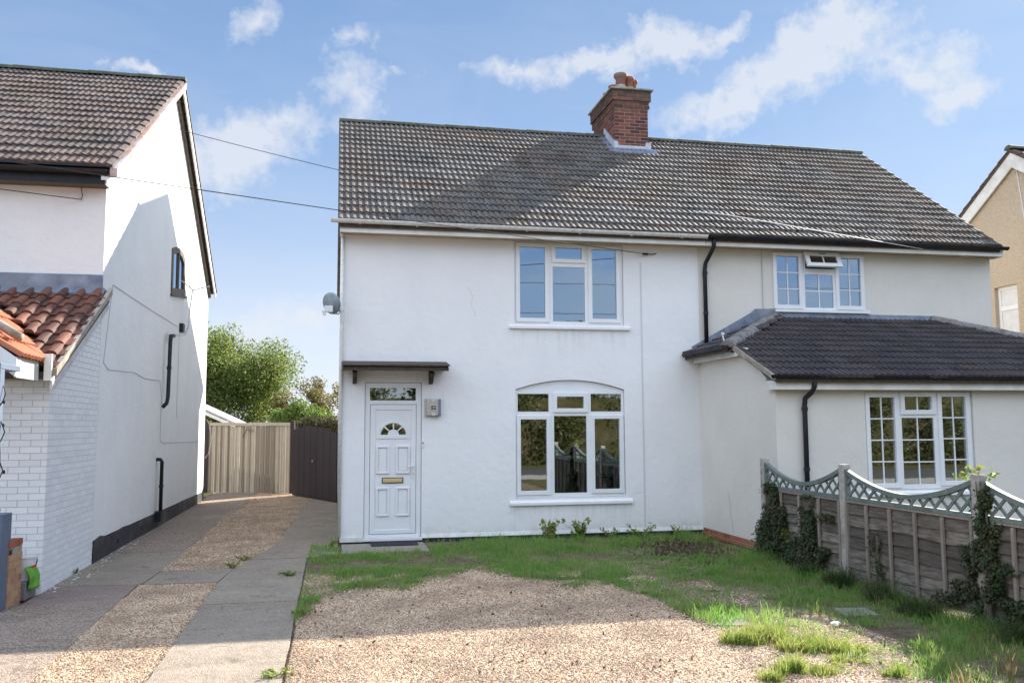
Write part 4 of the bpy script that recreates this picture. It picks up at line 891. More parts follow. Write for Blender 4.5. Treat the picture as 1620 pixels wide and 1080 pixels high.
# arched brown side window
wn = MB().slab([wo_, [(4.06, 4.58), (5.32, 4.74), (5.28, 5.28), (5.0, 5.38), (4.6, 5.38), (4.05, 5.25)]], YZ, LX+.022, LX-.06).build('window', M['brownframe'], LH)
MB().slab([[(4.02, 4.55), (5.36, 4.71), (5.30, 5.30), (5.0, 5.40), (4.6, 5.40), (4.02, 5.27)]], YZ, LX-.01, LX-.015).build('pane', M['glass'], wn)
MB().slab([[(4.66, 4.62), (4.73, 4.62), (4.73, 5.4), (4.66, 5.4)]], YZ, LX+.02, LX-.03).build('mullion', M['brownframe'], wn)
MB().slab([[(3.88, 4.39), (5.52, 4.575), (5.52, 4.62), (3.88, 4.435)]], YZ, LX+.055, LX+.0).build('sill', M['brownframe'], wn)
# pipes on the gable
downpipe(LH, [(LX+.0, 3.95, 3.60), (LX+.08, 3.93, 3.61), (LX+.10, 3.85, 3.60), (LX+.10, 3.55, 3.56), (LX+.10, 3.50, 3.45), (LX+.10, 3.43, 2.40), (LX+.09, 3.38, 2.28), (LX+.02, 3.36, 2.20)], .037, M['blackpl'], [(LX+.1, 3.46, 2.95)])
downpipe(LH, [(LX+.0, 3.05, 1.24), (LX+.07, 3.05, 1.24), (LX+.09, 3.10, 1.20), (LX+.09, 3.10, .26)], .033, M['blackpl'], [(LX+.09, 3.10, .75)])
box('pipe_boot', M['blackpl'], LH, LX+.013, 2.98, .12, LX+.12, 3.24, .30)
for pts in ([(LX+.008, -.635, 3.90), (LX+.008, 2.2, 3.88), (LX+.008, 4.85, 3.886)],
            [(LX+.008, -.63, 3.90), (LX+.008, -.85, 3.2), (LX+.008, -.99, 2.74), (LX+.008, -.7, 2.66), (LX+.008, 1.0, 2.72), (LX+.008, 1.7, 2.66), (LX+.008, 3.1, 2.69), (LX+.008, 3.3, 2.4), (LX+.008, 3.3, 1.58), (LX+.008, 3.6, 1.53), (LX+.008, 8.2, 1.478)],
            [(LX+.008, 5.0, 3.75), (LX+.008, 4.95, 2.0)], [(LX+.008, -.75, 5.1), (LX+.008, -.68, 4.9), (LX+.008, -.7, 4.75)]):
    MB().tube(pts, .005, 5).build('wall_cable', M['greywire'], LH)
for yy in (0.2, 1.9): box('air_brick', M['blackpl'], LH, LX+.013, yy, .10, LX+.022, yy+.2, .17)
box('junction_box', M['blackpl'], LH, LX+.001, 5.0, 3.80, LX+.08, 5.22, 3.98)
# aerial
AE = thing('tv_aerial', 'small tv aerial on a bent mast by the arched brown window', 'aerial', (LX, 5.3, 4.0))
MB().tube([(LX+.05, 4.15, 3.66), (LX+.10, 4.5, 3.66), (LX+.15, 4.85, 3.72), (LX+.18, 5.1, 3.95), (LX+.18, 5.15, 4.3), (LX+.2, 5.3, 4.72)], .016, 6).build('mast', M['steel'], AE)
MB().tube([(LX+.1, 4.55, 4.80), (LX+.2, 5.4, 4.74), (LX+.4, 6.3, 4.97)], .014, 6).build('boom', M['steel'], AE)
for (yy, zz) in ((4.6, 4.79), (6.2, 4.95)): MB().tube([(LX+.25, yy, zz-.09), (LX+.25, yy, zz+.09)], .01, 5).build('element', M['steel'], AE)

# --- porch: painted brick side wall, front return, lean-to pantile roof
PT = bpy.data.objects.new('porch', None); COL.objects.link(PT); reg(PT, LH, (-3.5, -2.5, 0))
PY = -3.27; LTS = (3.72-2.60)/(3.30-1.16)
zlt = lambda y: 3.70+LTS*(y+1.16)
MB().slab([[(PY+.014, -.05), (LY0-.01, -.05), (LY0-.01, 3.58), (PY+.01, zlt(PY)-.15)]], YZ, LX-.0075, LX-.12).build('porch_side_core', M['whitemortar'], PT)
cnt = [0]
bricks(PT, (LX-.004, PY+.004, -.02), (0, 1, 0), LY0-.016-PY, 3.6, M['whitebrick'], None, bh=.066, j=.009, th=.05, counter=cnt, limit=300, clipf=lambda u, z: z < zlt(PY+u)-.10, proud=.003, vari=.001)
MB().box(LX-1.5, PY+.0045, -.05, LX-.012, PY+.12, 2.40).build('porch_front_core', M['whitemortar'], PT)
PF = bpy.data.objects.new('porch_front', None); COL.objects.link(PF); reg(PF, LH, (-3.7, PY, 0))
bricks(PF, (LX-.62, PY, -.02), (1, 0, 0), .617, 2.42, M['whitebrick'], None, bh=.066, j=.009, th=.05, proud=.003, vari=.001)
ULt = Vector((0, 1, LTS)).normalized(); tmp = tile_mesh('pantile', .215, .36, barrel(.215, .052), M['pantile'], lift=.03, lip=.03)
def clipL(u, v):
    x = -3.18-.215*8+u; y = -3.46+v/math.hypot(1, LTS)
    # valley against the canopy gable: only tiles behind the valley line stay
    return x > -3.36-(y+3.30)*.62
roof_tiles(PT, (-3.18-.215*8, -3.46, zlt(-3.46)+.02), (1, 0, 0), ULt, .215*8, 8, 2.59/8, .215, tmp, clip=clipL, name='pantile')
MB().slab([[(-3.45, zlt(-3.45)-.04), (-1.17, zlt(-1.17)-.04), (-1.17, zlt(-1.17)-.12), (-3.45, zlt(-3.45)-.12)]], YZ, -5.2, -3.20).build('porch_roof_deck', M['darkwood'], PT)
MB().slab([[(-3.52, zlt(-3.52)+.04), (-1.5, zlt(-1.5)+.05), (-1.17, zlt(-1.17)+.08), (-1.17, zlt(-1.17)-.02), (-3.52, zlt(-3.52)-.05)]], YZ, -3.215, -3.165).build('verge_mortar', M['cement'], PT)
MB().slab([[(-3.52, zlt(-3.52)-.06), (-1.17, zlt(-1.17)-.03), (-1.17, zlt(-1.17)-.22), (-3.40, zlt(-3.40)-.25), (-3.52, zlt(-3.52)-.20)]], YZ, -3.235, -3.205).build('bargeboard', M['oldboard'], PT, bevel=.003)
MB().box(-3.29, -3.56, 2.36, -3.21, -3.525, 2.66).build('barge_end', M['fascia'], PT, bevel=.003)
MB().slab([rect(-9, 3.74, -3.295, 3.95)], XZ, LY0-.035, LY0-.012).build('wall_flashing', M['lead'], PT)
MB().slab([[(-.045, 3.73), (-.16, 3.66), (-.16, 3.68), (-.045, 3.755)]], lambda a, b, t: (t, LY0+a, b), -9, -3.25).build('wall_flashing', M['lead'], PT)
# canopy gable in orange tiles, ridge running towards the road
cse = Vector((-3.34, -4.22, 2.60)); csl = .74; cup = Vector((-1, 0, csl)).normalized()
otm = tile_mesh('orange_tile', .20, .36, [(0, .002), (.015, .022), (.035, .030), (.055, .022), (.07, .004), (.10, .0), (.115, .022), (.135, .030), (.155, .022), (.17, .004), (.198, 0)], M['orange'], lift=.028, lip=.03)
roof_tiles(PT, (-3.33, -4.23, 2.585), (0, 1, 0), cup, 2.2, 5, .32, .20, otm, clip=lambda u, v: (-4.23+u) < -3.36+(v/math.hypot(1, csl)+.03)*1.25+.12, name='orange_tile')
MB().slab([[(-3.36, 2.55), (-4.7, 2.55+csl*1.34), (-4.7, 2.47+csl*1.34), (-3.36, 2.47)]], XZ, -4.20, -3.30).build('canopy_roof_deck', M['darkwood'], PT)
MB().slab([[(-3.345, 2.56), (-4.8, 2.56+csl*1.45), (-4.8, 2.42+csl*1.45), (-3.36, 2.37), (-3.345, 2.42)]], XZ, -4.255, -4.225).build('canopy_bargeboard', M['fascia'], PT, bevel=.003)
MB().box(-3.375, -4.22, 2.36, -3.35, -3.53, 2.575).build('canopy_fascia', M['fascia'], PT, bevel=.003)
MB().tube([(-3.40, -4.0, 2.80), (-3.62, -3.9, 2.93), (-3.9, -3.8, 3.06)], .05, 8).build('ridge_mortar', M['cement'], PT, smooth=True)
MB().box(-3.41, -4.86, .0, -3.285, -4.74, 2.41).build('porch_post', M['bluegrey'], PT, bevel=.005)
MB().box(-4.4, -4.86, 2.412, -3.285, -4.30, 2.47).build('porch_beam', M['bluegrey'], PT, bevel=.005)
pw_ = MB().slab([[(-4.33, 0), (-4.06, 0), (-4.06, .965), (-4.33, .965)]], YZ, -3.38, -3.72).build('porch_side_panel', M['bluegrey'], PT, bevel=.004)
sl_ = [( -3.28+.03*math.sin(i*1.3), -4.80+.03*math.cos(i*1.1), 2.25-i*.075) for i in range(18)]
ls = MB().tube(sl_, .006, 5).build('string_lights', M['wire'], None); tagm(ls, 'dark string light cable wound round the blue grey porch post', 'string lights')
for i in range(2, 17, 3): MB().lathe((sl_[i][0]+.01, sl_[i][1], sl_[i][2]-.03), [(0.002, 0), (.012, .01), (.012, .03), (.002, .04)], 8).build('bulb', M['wire'], ls)
# brick pier, planter, bucket, cloth
PI = thing('brick_pier', 'low buff brick pier beside the blue grey porch panel', 'brick pier', (-3.45, -3.9, 0))
MB().box(-3.60, -4.125, -.05, -3.372, -3.735, .595).build('pier_core', M['mortar'], PI)
bricks(PI, (-3.372, -4.13, .0), (0, 1, 0), .40, .6, M['buffbrick'], None, proud=.006, j=.012)
bricks(PI, (-3.60, -4.125, .0), (1, 0, 0), .228, .6, M['buffbrick'], None, proud=.006)
bricks(PI, (-3.372, -4.13, .60), (0, 1, 0), .40, .08, M['redbrick'], None, proud=.006)
PLN = MB().slab([rect(-3.72, .0, -3.36, .19)], lambda a, b, t: (t, a, b), -3.52, -3.325).build('planter', M['planter'], None, bevel=.008); tagm(PLN, 'small grey plastic planter against the painted brick wall', 'planter')
BK = MB().lathe((-3.385, -3.55, .192), [(.0, 0), (.088, 0), (.118, .235), (.126, .24), (.126, .255), (.116, .255), (.086, .01), (0, .01)], 24).build('bucket', M['bucket'], None, smooth=False); tagm(BK, 'white plastic bucket with red and blue print standing in the planter', 'bucket')
for (a0, a1, z0, z1, m_) in ((-.9, .35, .09, .155, 'red'), (-.2, .75, .165, .215, 'blue')):
    b = MB(); n = 8; rz = lambda z: .0886+z*(.03/.235)+.0015
    b.add([((-3.385+rz(z+k*.0)*math.cos(a)), (-3.55+rz(z)*math.sin(a)), .192+z+(a-a0)*.015) for z in (z0, z1) for k, a in enumerate(np.linspace(a0, a1, n))], [(i, i+1, n+i+1, n+i) for i in range(n-1)])
    b.build('bucket_print', M[m_], BK)
v_ = []; f_ = []; n = 12; m_ = 9
for j in range(m_):
    for i in range(n):
        t = j/(m_-1); s_ = i/(n-1)
        yy = -3.71+.30*s_*(1-.25*t)+.03*t; xx = -3.30+.05*math.sin(math.pi*s_)+.03*math.sin(9*s_+3*t)*t-.05*(1-t)+.02*math.sin(5*t)
        v_.append((xx, yy, .335-.22*t-.05*abs(s_-.45)*t+.012*math.sin(14*s_)))
for j in range(m_-1):
    for i in range(n-1): a = j*n+i; f_.append((a, a+1, a+n+1, a+n))
GC = MB().add(v_, f_).build('rubber_glove', M['greencloth'], None, smooth=True); tagm(GC, 'crumpled green rubber cloth draped over the grey planter', 'cloth')
so_ = GC.modifiers.new('thick', 'SOLIDIFY'); so_.thickness = .012

# ================================================================ RIGHT NEIGHBOUR (pebble-dashed gable)
RX = 15.5; RH = thing('house', 'tan pebble-dashed house at the right edge with white bargeboards', 'house', (18, 3, 0))
RYR, RZR, RS = 3.25, 8.22, .66
zr_ = lambda y: RZR-.10-RS*abs(y-RYR)
rw = [(3.40, 3.86), (4.12, 3.86), (4.12, 5.07), (3.40, 5.07)]
MB().slab([[(-.75, 0), (7.25, 0), (7.25, zr_(7.25)), (RYR, zr_(RYR)), (-.75, zr_(-.75))], rw], YZ, RX, RX+.25).build('gable_wall', M['pebble'], RH)
box('front_wall', M['pebble'], RH, RX+.25, -.75, 0, 22, -.5, 5.5); box('rear_wall', M['pebble'], RH, RX+.25, 7, 0, 22, 7.25, 5.5)
box('room', M['room'], RH, RX+1.2, .2, 0, RX+1.3, 6.8, 5.3)
for sg in (-1, 1):
    yb = RYR+sg*4.4
    MB().slab([[(RYR, RZR), (yb, RZR-RS*4.4), (yb, RZR-RS*4.4-.06), (RYR, RZR-.06)]], YZ, RX-.12, 22).build('roof_slope', M['tile_left'], RH)
    MB().slab([[(RYR, RZR-.07), (yb, RZR-RS*4.4-.07), (yb, RZR-RS*4.4-.36), (RYR, RZR-.42)]], YZ, RX-.10, RX-.06).build('bargeboard', M['fascia'], RH)
    n = 14; b = MB()
    me = tile_mesh('verge_tile', .33, .42, [(0, .0), (.05, .03), (.12, .03), (.17, 0), (.33, 0)], M['tile_left'], lift=.03, lip=.04)
    d_ = Vector((0, -sg, RS)).normalized(); u_ = Vector((1 if sg < 0 else -1, 0, 0))
    nn = u_.cross(d_); rot = Matrix((u_, d_, nn)).transposed().to_3x3()
    for c in range(14):
        for k in range(3):
            p = Vector((RX-.15+(k*.33 if sg < 0 else (k+1)*.33), RYR+sg*4.4, RZR-RS*4.4))+d_*(c*.375)
            instance('roof_tile', me, RH, p, rot)
ridge_run(RH, (RX-.16, RYR, RZR+.06), (22, RYR, RZR+.06), M['ridge'], r=.12)
rwn = MB().slab([rw, rect(3.48, 3.94, 4.04, 4.50), rect(3.48, 4.60, 4.04, 4.99)], YZ, RX+.10, RX+.16).build('window', M['upvc'], RH, bevel=.004)
for a in (rect(3.47, 3.93, 4.05, 4.51), rect(3.47, 4.59, 4.05, 5.0)): MB().slab([a], YZ, RX+.125, RX+.13).build('pane', M['bucket'], rwn)
box('sill', M['upvc'], rwn, RX-.03, 3.38, 3.82, RX+.10, 4.14, 3.858)
MB().tube([(RX-.012, 3.20, 7.8), (RX-.012, 3.02, 6.4), (RX-.012, 2.95, 5.2), (RX-.012, 2.92, 3.0)], .014, 6).build('white_cable', M['whitewire'], RH)

# ================================================================ GATES AND SHED
G1 = thing('driveway_gate', 'tall grey brown close-boarded double gate closing the driveway', 'gate', (-2.4, 11.4, 0))
ga = Vector((-3.52, 11.85, 0)); gb_ = Vector((-1.27, 10.93, 0)); gd_ = (gb_-ga); GL = gd_.length; gd_ = gd_.normalized(); gn = Vector((gd_.y, -gd_.x, 0))
nb = 32; bw = GL/nb
for i in range(nb):
    p = ga+gd_*(bw*(i+.5)); zt_ = 1.84+.015*math.sin(i*.5)
    MB().obox(p+Vector((0, 0, .008)), p+Vector((0, 0, zt_)), gd_*(bw*.5-.005), gn*(.010+.007*(i % 2))).build('gate_board', M['gatewood'], G1)
for a_, b_ in ((0, .5), (.5, 1)):
    p, q = ga+gd_*(GL*a_+.01), ga+gd_*(GL*b_-.01)
    MB().obox(p+Vector((0, 0, 1.90))+gn*.02, q+Vector((0, 0, 1.885))+gn*.02, gn*.03, (0, 0, .045)).build('gate_top_rail', M['gatewood'], G1)
for t_ in (0.01, .5, .80, .995):
    p = ga+gd_*(GL*t_)+gn*.026; MB().obox(p+Vector((0, 0, .04)), p+Vector((0, 0, 1.84)), gd_*.012, gn*.01).build('cover_strip', M['gatewood'], G1)
MB().tube([ga+gd_*1.15+gn*.06+Vector((0, 0, 1.80)), ga+gd_*1.12+gn*.08+Vector((0, 0, 1.70)), ga+gd_*1.0+gn*.06+Vector((0, 0, 1.52))], .008, 6).build('gate_rope', M['wire'], G1)
MB().tube([ga+gd_*1.1+gn*.06+Vector((0, 0, 1.72)), ga+gd_*1.3+gn*.07+Vector((0, 0, 1.76)), ga+gd_*1.38+gn*.07+Vector((0, 0, 1.70)), ga+gd_*1.2+gn*.06+Vector((0, 0, 1.69))], .008, 6).build('gate_rope', M['bark'], G1)
for p in (ga-gd_*.07, gb_+gd_*.05):
    gp = MB().obox(p, p+Vector((0, 0, 1.98)), gd_*.05, gn*.05).build('gate_post', M['darkgate'], None, bevel=.006)
    tagm(gp, 'dark wooden gate post beside the house gable wall' if p is not None and p.x < -3 else 'dark wooden gate post between the two gates', 'gate post', 'gate posts')
G2 = thing('side_gate', 'dark brown arched close-boarded side gate against the white house', 'gate', (-.6, 9, 0))
ha = Vector((-1.17, 10.15, 0)); hb = Vector((-.03, 7.62, 0)); hd = hb-ha; HL = hd.length; hd = hd.normalized(); hn = Vector((hd.y, -hd.x, 0))
if hn.y > 0: hn = -hn
nb = 14; bw = HL/nb
for i in range(nb):
    t_ = (i+.5)/nb; top = 1.73+.12*math.sin(math.pi*min(1, t_*1.05))-.05*t_
    p = ha+hd*(bw*(i+.5)); MB().obox(p+Vector((0, 0, .008)), p+Vector((0, 0, top)), hd*(bw*.5-.002), hn*(.012+.004*(i % 2))).build('gate_board', M['darkgate'], G2)
MB().tube([ha+hd*(HL*.5)+hn*.02+Vector((0, 0, .95)), ha+hd*(HL*.5)+hn*.05+Vector((0, 0, .95))], .03, 8).build('ring_handle', M['steel'], G2)
SH = thing('shed', 'low shed roof edge showing above the driveway gate', 'shed', (-4.5, 15, 0))
MB().slab([[(-6, 3.35), (-3.03, 1.95), (-3.03, 1.90), (-6, 3.28)]], XZ, 13.6, 17).build('shed_roof', M['shedroof'], SH)
MB().slab([[(-6, 3.27), (-3.05, 1.88), (-3.05, 1.78), (-6, 3.15)]], XZ, 13.58, 13.63).build('fascia', M['fascia'], SH)
box('shed_wall', M['darkwood'], SH, -6, 13.8, 0, -3.3, 16.8, 1.9)
MB().tube([(-3.26, 9.15, 2.0), (-3.22, 9.3, 1.9), (-3.16, 9.35, 1.5), (-3.2, 9.2, 1.15), (-3.27, 9.12, 1.05)], .011, 8).build('hose', M['cement'], None)
tagm(bpy.data.objects['hose'], 'pale hose looped at the far corner of the gable wall', 'hose')

# ================================================================ FENCE
FX = 5.79
FN = thing('fence', 'weathered lap-board fence with concave sage green trellis top', 'fence', (FX, -5, 0))
posts = [-2.76, -4.72, -6.93, -9.0]
for y in posts: MB().box(FX-.05, y-.05, -.3, FX+.05, y+.05, 1.365).build('fence_post', M['concpost'], FN, bevel=.01)
for bi, (ya, yb) in enumerate(zip(posts[:-1], posts[1:])):
    ya -= .055; yb += .055; L_ = ya-yb; P0 = bpy.data.objects.new('fence_panel', None); COL.objects.link(P0); reg(P0, FN, (FX, (ya+yb)/2, 0))
    zb = .06; nsl = 7; hh = (.93-zb)/nsl
    for k in range(nsl):
        z0 = zb+k*hh; top = z0+hh+.035; n = 10; vs = []
        pts = [(ya-L_*i/n) for i in range(n+1)]; ph = random.uniform(0, 6); 
        for i, y in enumerate(pts):
            wv = .010*math.sin(ph+i*.9)+random.uniform(-.004, .004)
            vs += [(FX-.032, y, z0+wv), (FX-.018, y, z0+wv), (FX+.004, y, top), (FX-.004, y, top)]
        fs = []
        for i in range(n):
            a = 4*i
            fs += [(a, a+1, a+5, a+4), (a+1, a+2, a+6, a+5), (a+2, a+3, a+7, a+6), (a+3, a, a+4, a+7)]
        fs += [(0, 1, 2, 3), (4*n+3, 4*n+2, 4*n+1, 4*n)]
        MB().add(vs, fs).build('fence_slat', M['slatwood'], P0)
    for k in range(4 if bi else 3):
        nn_ = (4 if bi else 3); y = ya-L_*(k+1)/(nn_+1) if k else ya-L_*(1)/(nn_+1)
        MB().box(FX-.062, y-.018, .03, FX-.033, y+.018, .925).build('batten', M['battenwood'], P0, bevel=.004)
    for y in (ya-.02, yb+.02): MB().box(FX-.055, y-.02, .03, FX+.02, y+.02, .93).build('batten', M['battenwood'], P0, bevel=.004)
    MB().box(FX-.04, yb, .932, FX+.02, ya, .952).build('panel_cap', M['battenwood'], P0)
    # trellis
    TR = MB().box(FX-.035, yb, .953, FX+.015, ya, 1.0).build('trellis', M['trellis'], FN, bevel=.004)
    arc = lambda y: 1.075+.215*abs((y-(ya+yb)/2)/(L_/2))**1.8
    n = 18; vs = []
    for i in range(n+1):
        y = ya-L_*i/n; z = arc(y)
        dz = (arc(y-.01)-arc(y+.01))/-.02; nz = Vector((0, -dz, 1)).normalized()
        for a, b_ in ((-.04, -.024), (.02, -.024), (.02, .024), (-.04, .024)): vs.append((FX+a, y+nz.y*b_, z+nz.z*b_))
    fs = [(0, 1, 2, 3), (4*n+3, 4*n+2, 4*n+1, 4*n)]
    for i in range(n):
        a = 4*i; fs += [(a+j, a+(j+1) % 4, a+4+(j+1) % 4, a+4+j) for j in range(4)]
    MB().add(vs, fs).build('curved_rail', M['trellis'], TR)
    for y in (ya-.018, yb+.018): MB().box(FX-.03, y-.016, 1.001, FX+.01, y+.016, arc(y)-.02).build('trellis_stile', M['trellis'], TR)
    sp = .185
    for sg in (1, -1):
        k = -4
        while k*sp < L_+.7:
            # line y = yb + k*sp + sg*(z-1.0)*.62
            y0 = yb+k*sp; zz = 1.0; ok = []
            for i in range(40):
                z = 1.0+i*.008; y = y0+sg*(z-1.0)*1.12
                if yb+.02 < y < ya-.02 and z < arc(y)-.018: ok.append((y, z))
            if len(ok) > 2:
                (yA, zA), (yB, zB) = ok[0], ok[-1]; xo = FX-.012+(.010 if sg > 0 else -.010)
                dv = Vector((0, yB-yA, zB-zA)).normalized(); nv = Vector((0, -dv.z, dv.y))
                MB().obox((xo, yA, zA), (xo, yB, zB), (.008, 0, 0), nv*.014).build('trellis_lath', M['trellis'], TR)
            k += 1

# ================================================================ SATELLITE DISH, WIRES
SD = thing('satellite_dish', 'small grey satellite dish on the top left corner of the white house', 'satellite dish', (0, -.2, 3.6))
dc = Vector((-.19, -.28, 3.74)); dn_ = Vector((.55, .75, .30)).normalized(); e1 = dn_.cross(Vector((0, 0, 1))).normalized(); e2 = e1.cross(dn_)
b = MB(); NR, NA = 6, 28
for i in range(NR+1):
    r_ = .165*i/NR
    for j in range(NA): a = 2*math.pi*j/NA; b.v.append(tuple(dc+e1*r_*math.cos(a)+e2*r_*1.05*math.sin(a)+dn_*(1.4*r_*r_)))
for i in range(NR):
    for j in range(NA): p = i*NA+j; q = i*NA+(j+1) % NA; b.f.append((p, q, q+NA, p+NA))
d_ = b.build('reflector', M['dish'], SD, smooth=True, normals=False); so_ = d_.modifiers.new('thick', 'SOLIDIFY'); so_.thickness = .006
MB().box(-.28, -.36, 3.60, -.15, -.30, 3.70).build('dish_bracket', M['bucket'], SD, bevel=.006)
MB().tube([(.02, .02, 3.66), (-.08, -.1, 3.66), (-.13, -.28, 3.66)], .018, 8).build('mount_arm', M['dish'], SD)
MB().tube([tuple(dc-e2*.15), tuple(dc-e2*.2+dn_*.16), tuple(dc-e2*.1+dn_*.32)], .01, 6).build('feed_arm', M['dish'], SD)
MB().tube([tuple(dc-e2*.1+dn_*.29), tuple(dc-e2*.04+dn_*.34)], .028, 8).build('receiver_head', M['bucket'], SD)
MB().tube([(-.30, -.34, 3.62), (-.27, -.34, 3.55)], .022, 8).build('receiver_head', M['bucket'], SD)
def wire(name, pts, r, m, label, sag=0):
    P = [Vector(p) for p in pts]
    if len(P) == 2:
        P = [P[0].lerp(P[1], t/16)+Vector((0, 0, -sag*4*(t/16)*(1-t/16))) for t in range(17)]
    o = MB().tube(P, r, 5).build(name, m, None); tagm(o, label, 'wire'); return o
w1 = wire('telephone_wire', [(5.08, -.06, 4.75), (-6.6, -6.0, 4.56)], .006, M['wire'], 'thin dark wire from the insulator above the upper window across to the left', .02)
MB().tube([(5.04, -.062, 4.748), (5.14, -.058, 4.75)], .018, 8).build('wire_clamp', M['wire'], w1)
MB().tube([(5.14, -.05, 4.75), (5.25, -.03, 4.755), (5.31, -.002, 4.775)], .008, 6).build('wall_hook', M['wire'], w1)
wire('telephone_wire', [(-3.62, -1.18, 5.01), (-9.0, -5.5, 4.75)], .006, M['wire'], 'thin wire running left from the eaves of the left house', .05)
MB().tube([(-3.62, -1.18, 5.01), (-3.60, -1.2, 5.06), (-3.62, -1.2, 5.16), (-3.58, -1.25, 5.2)], .006, 5).build('telephone_cable', M['wire'], LH)
wire('telephone_wire', [(-3.12, 1.45, 7.02), (3.0, 4.6, 6.75)], .006, M['wire'], 'dark wire passing behind the left verge of the white house roof', .05)
w4 = wire('white_wire', [(11.80, -.06, 4.86), (6.2, -1.0, 5.25), (5.6, -.95, 5.30)], .007, M['whitewire'], 'pale wire slanting down to the right corner of the cream house')

# ================================================================ FOLIAGE
def leaf_cloud(centers, n, size, seed, flat=.0, updown=1.0):
    """n kite leaves around sampled centres (c, r) -> verts, faces"""
    g = np.random.default_rng(seed); C = np.array([c for c, r in centers]); Rr = np.array([r for c, r in centers])
    wts = Rr**2/np.sum(Rr**2); idx = g.choice(len(C), n, p=wts)
    d = g.normal(size=(n, 3)); d /= np.linalg.norm(d, axis=1, keepdims=True); rad = Rr[idx]*(g.random(n)**.45)
    p = C[idx]+d*rad[:, None]
    a = g.normal(size=(n, 3)); a /= np.linalg.norm(a, axis=1, keepdims=True)
    b = np.cross(a, g.normal(size=(n, 3))); b /= np.linalg.norm(b, axis=1, keepdims=True)
    s = size*g.uniform(.6, 1.3, n)[:, None]
    v = np.stack([p-a*s*.5, p+b*s*.28, p+a*s*.5, p-b*s*.28], 1).reshape(-1, 3)
    f = np.arange(4*n).reshape(-1, 4); return v, f
def tree(name, base, h, spread, leafm, label, cat='tree', nleaf=9000, ls=.14, seed=1, trunk_frac=.3, limbs=8, dens=1.0, group=None, cl=.28, rag=1.0):
    g = random.Random(seed); T = thing(name, label, cat, base, group); bx, by, bz = base
    tb = MB(); top = Vector((bx+g.uniform(-.1, .1)*h*.3, by, bz+h*.62)); tr = .022*h
    tb.tube([(bx, by, bz-.1), Vector(base).lerp(top, .4), top], [tr*1.3, tr, tr*.35], 8)
    cen = []
    for i in range(limbs):
        a = 2*math.pi*i/limbs+g.uniform(-.4, .4); t0 = g.uniform(trunk_frac, .85); st_ = Vector(base).lerp(top, t0)
        L_ = spread*g.uniform(.65, 1.05)*(1.15-t0*.5); rise = h*g.uniform(.10, .36)
        end = st_+Vector((math.cos(a)*L_, math.sin(a)*L_, rise)); end.z = min(end.z, bz+h*.93); mid = st_.lerp(end, .5)+Vector((0, 0, rise*.15))
        tb.tube([st_, mid, end], [tr*.45, tr*.28, tr*.08], 5)
        for q in range(5):
            a2 = a+g.uniform(-1.1, 1.1); s2 = st_.lerp(end, g.uniform(.35, .95)); e2_ = s2+Vector((math.cos(a2)*L_*.4, math.sin(a2)*L_*.4, g.uniform(-.05, .22)*h))
            e2_.z = min(e2_.z, bz+h*.97); tb.tube([s2, e2_], [tr*.16, tr*.04], 4); cen.append((tuple(e2_), spread*g.uniform(.16, .30)*rag)); cen.append((tuple(s2.lerp(e2_, .5)), spread*g.uniform(.12, .22)))
        cen.append((tuple(end), spread*g.uniform(.2, .32)))
    for q in range(limbs): 
        a = g.uniform(0, 6.28); cen.append(((bx+math.cos(a)*spread*g.uniform(0, .5), by+math.sin(a)*spread*g.uniform(0, .5), bz+h*g.uniform(.75, .93)), spread*g.uniform(.18, .3)))
    tb.build('trunk', M['bark'], T)
    v, f = leaf_cloud(cen, nleaf, ls, seed); v = v-np.array(base)
    npmesh('crown', v, f, leafm, T); return T
tree('broadleaf_tree', (-5.0, 25.5, 0), 6.2, 2.8, M['treeleaf'], 'large light green tree rising behind the driveway gate', nleaf=60000, ls=.12, seed=3, limbs=20, rag=1.35)
tree('broadleaf_tree', (-1.2, 24, 0), 3.9, 1.5, M['treeleaf2'], 'small brownish green tree right of the large tree', nleaf=9000, ls=.11, seed=5, limbs=8)
tree('broadleaf_tree', (.15, 21, 0), 3.7, .9, M['treeleaf2'], 'small sparse yellowish tree next to the white house corner', nleaf=3600, ls=.10, seed=8, limbs=6)
def bush(name, cens, n, ls, m, label, seed, base):
    v, f = leaf_cloud(cens, n, ls, seed); o = npmesh(name, v, f, m, None); tagm(o, label, 'bush'); return o
bush('conifer_bush', [((-1.75+.42*i, 16.2+.3*(i % 2), 1.9+.22*math.sin(i)), .5) for i in range(4)]+[((-1.3, 16.3, 2.45), .35), ((-1.9, 16.3, 2.1), .35)], 5200, .10, M['conifer'], 'bright green feathery conifer bush above the gates', 21, None)
bush('dark_hedge_bush', [((-1.0+.3*i, 13.2, 1.75+.05*(i % 2)), .36) for i in range(5)], 5200, .07, M['darkhedge'], 'dark clipped bush just behind the arched side gate', 22, None)

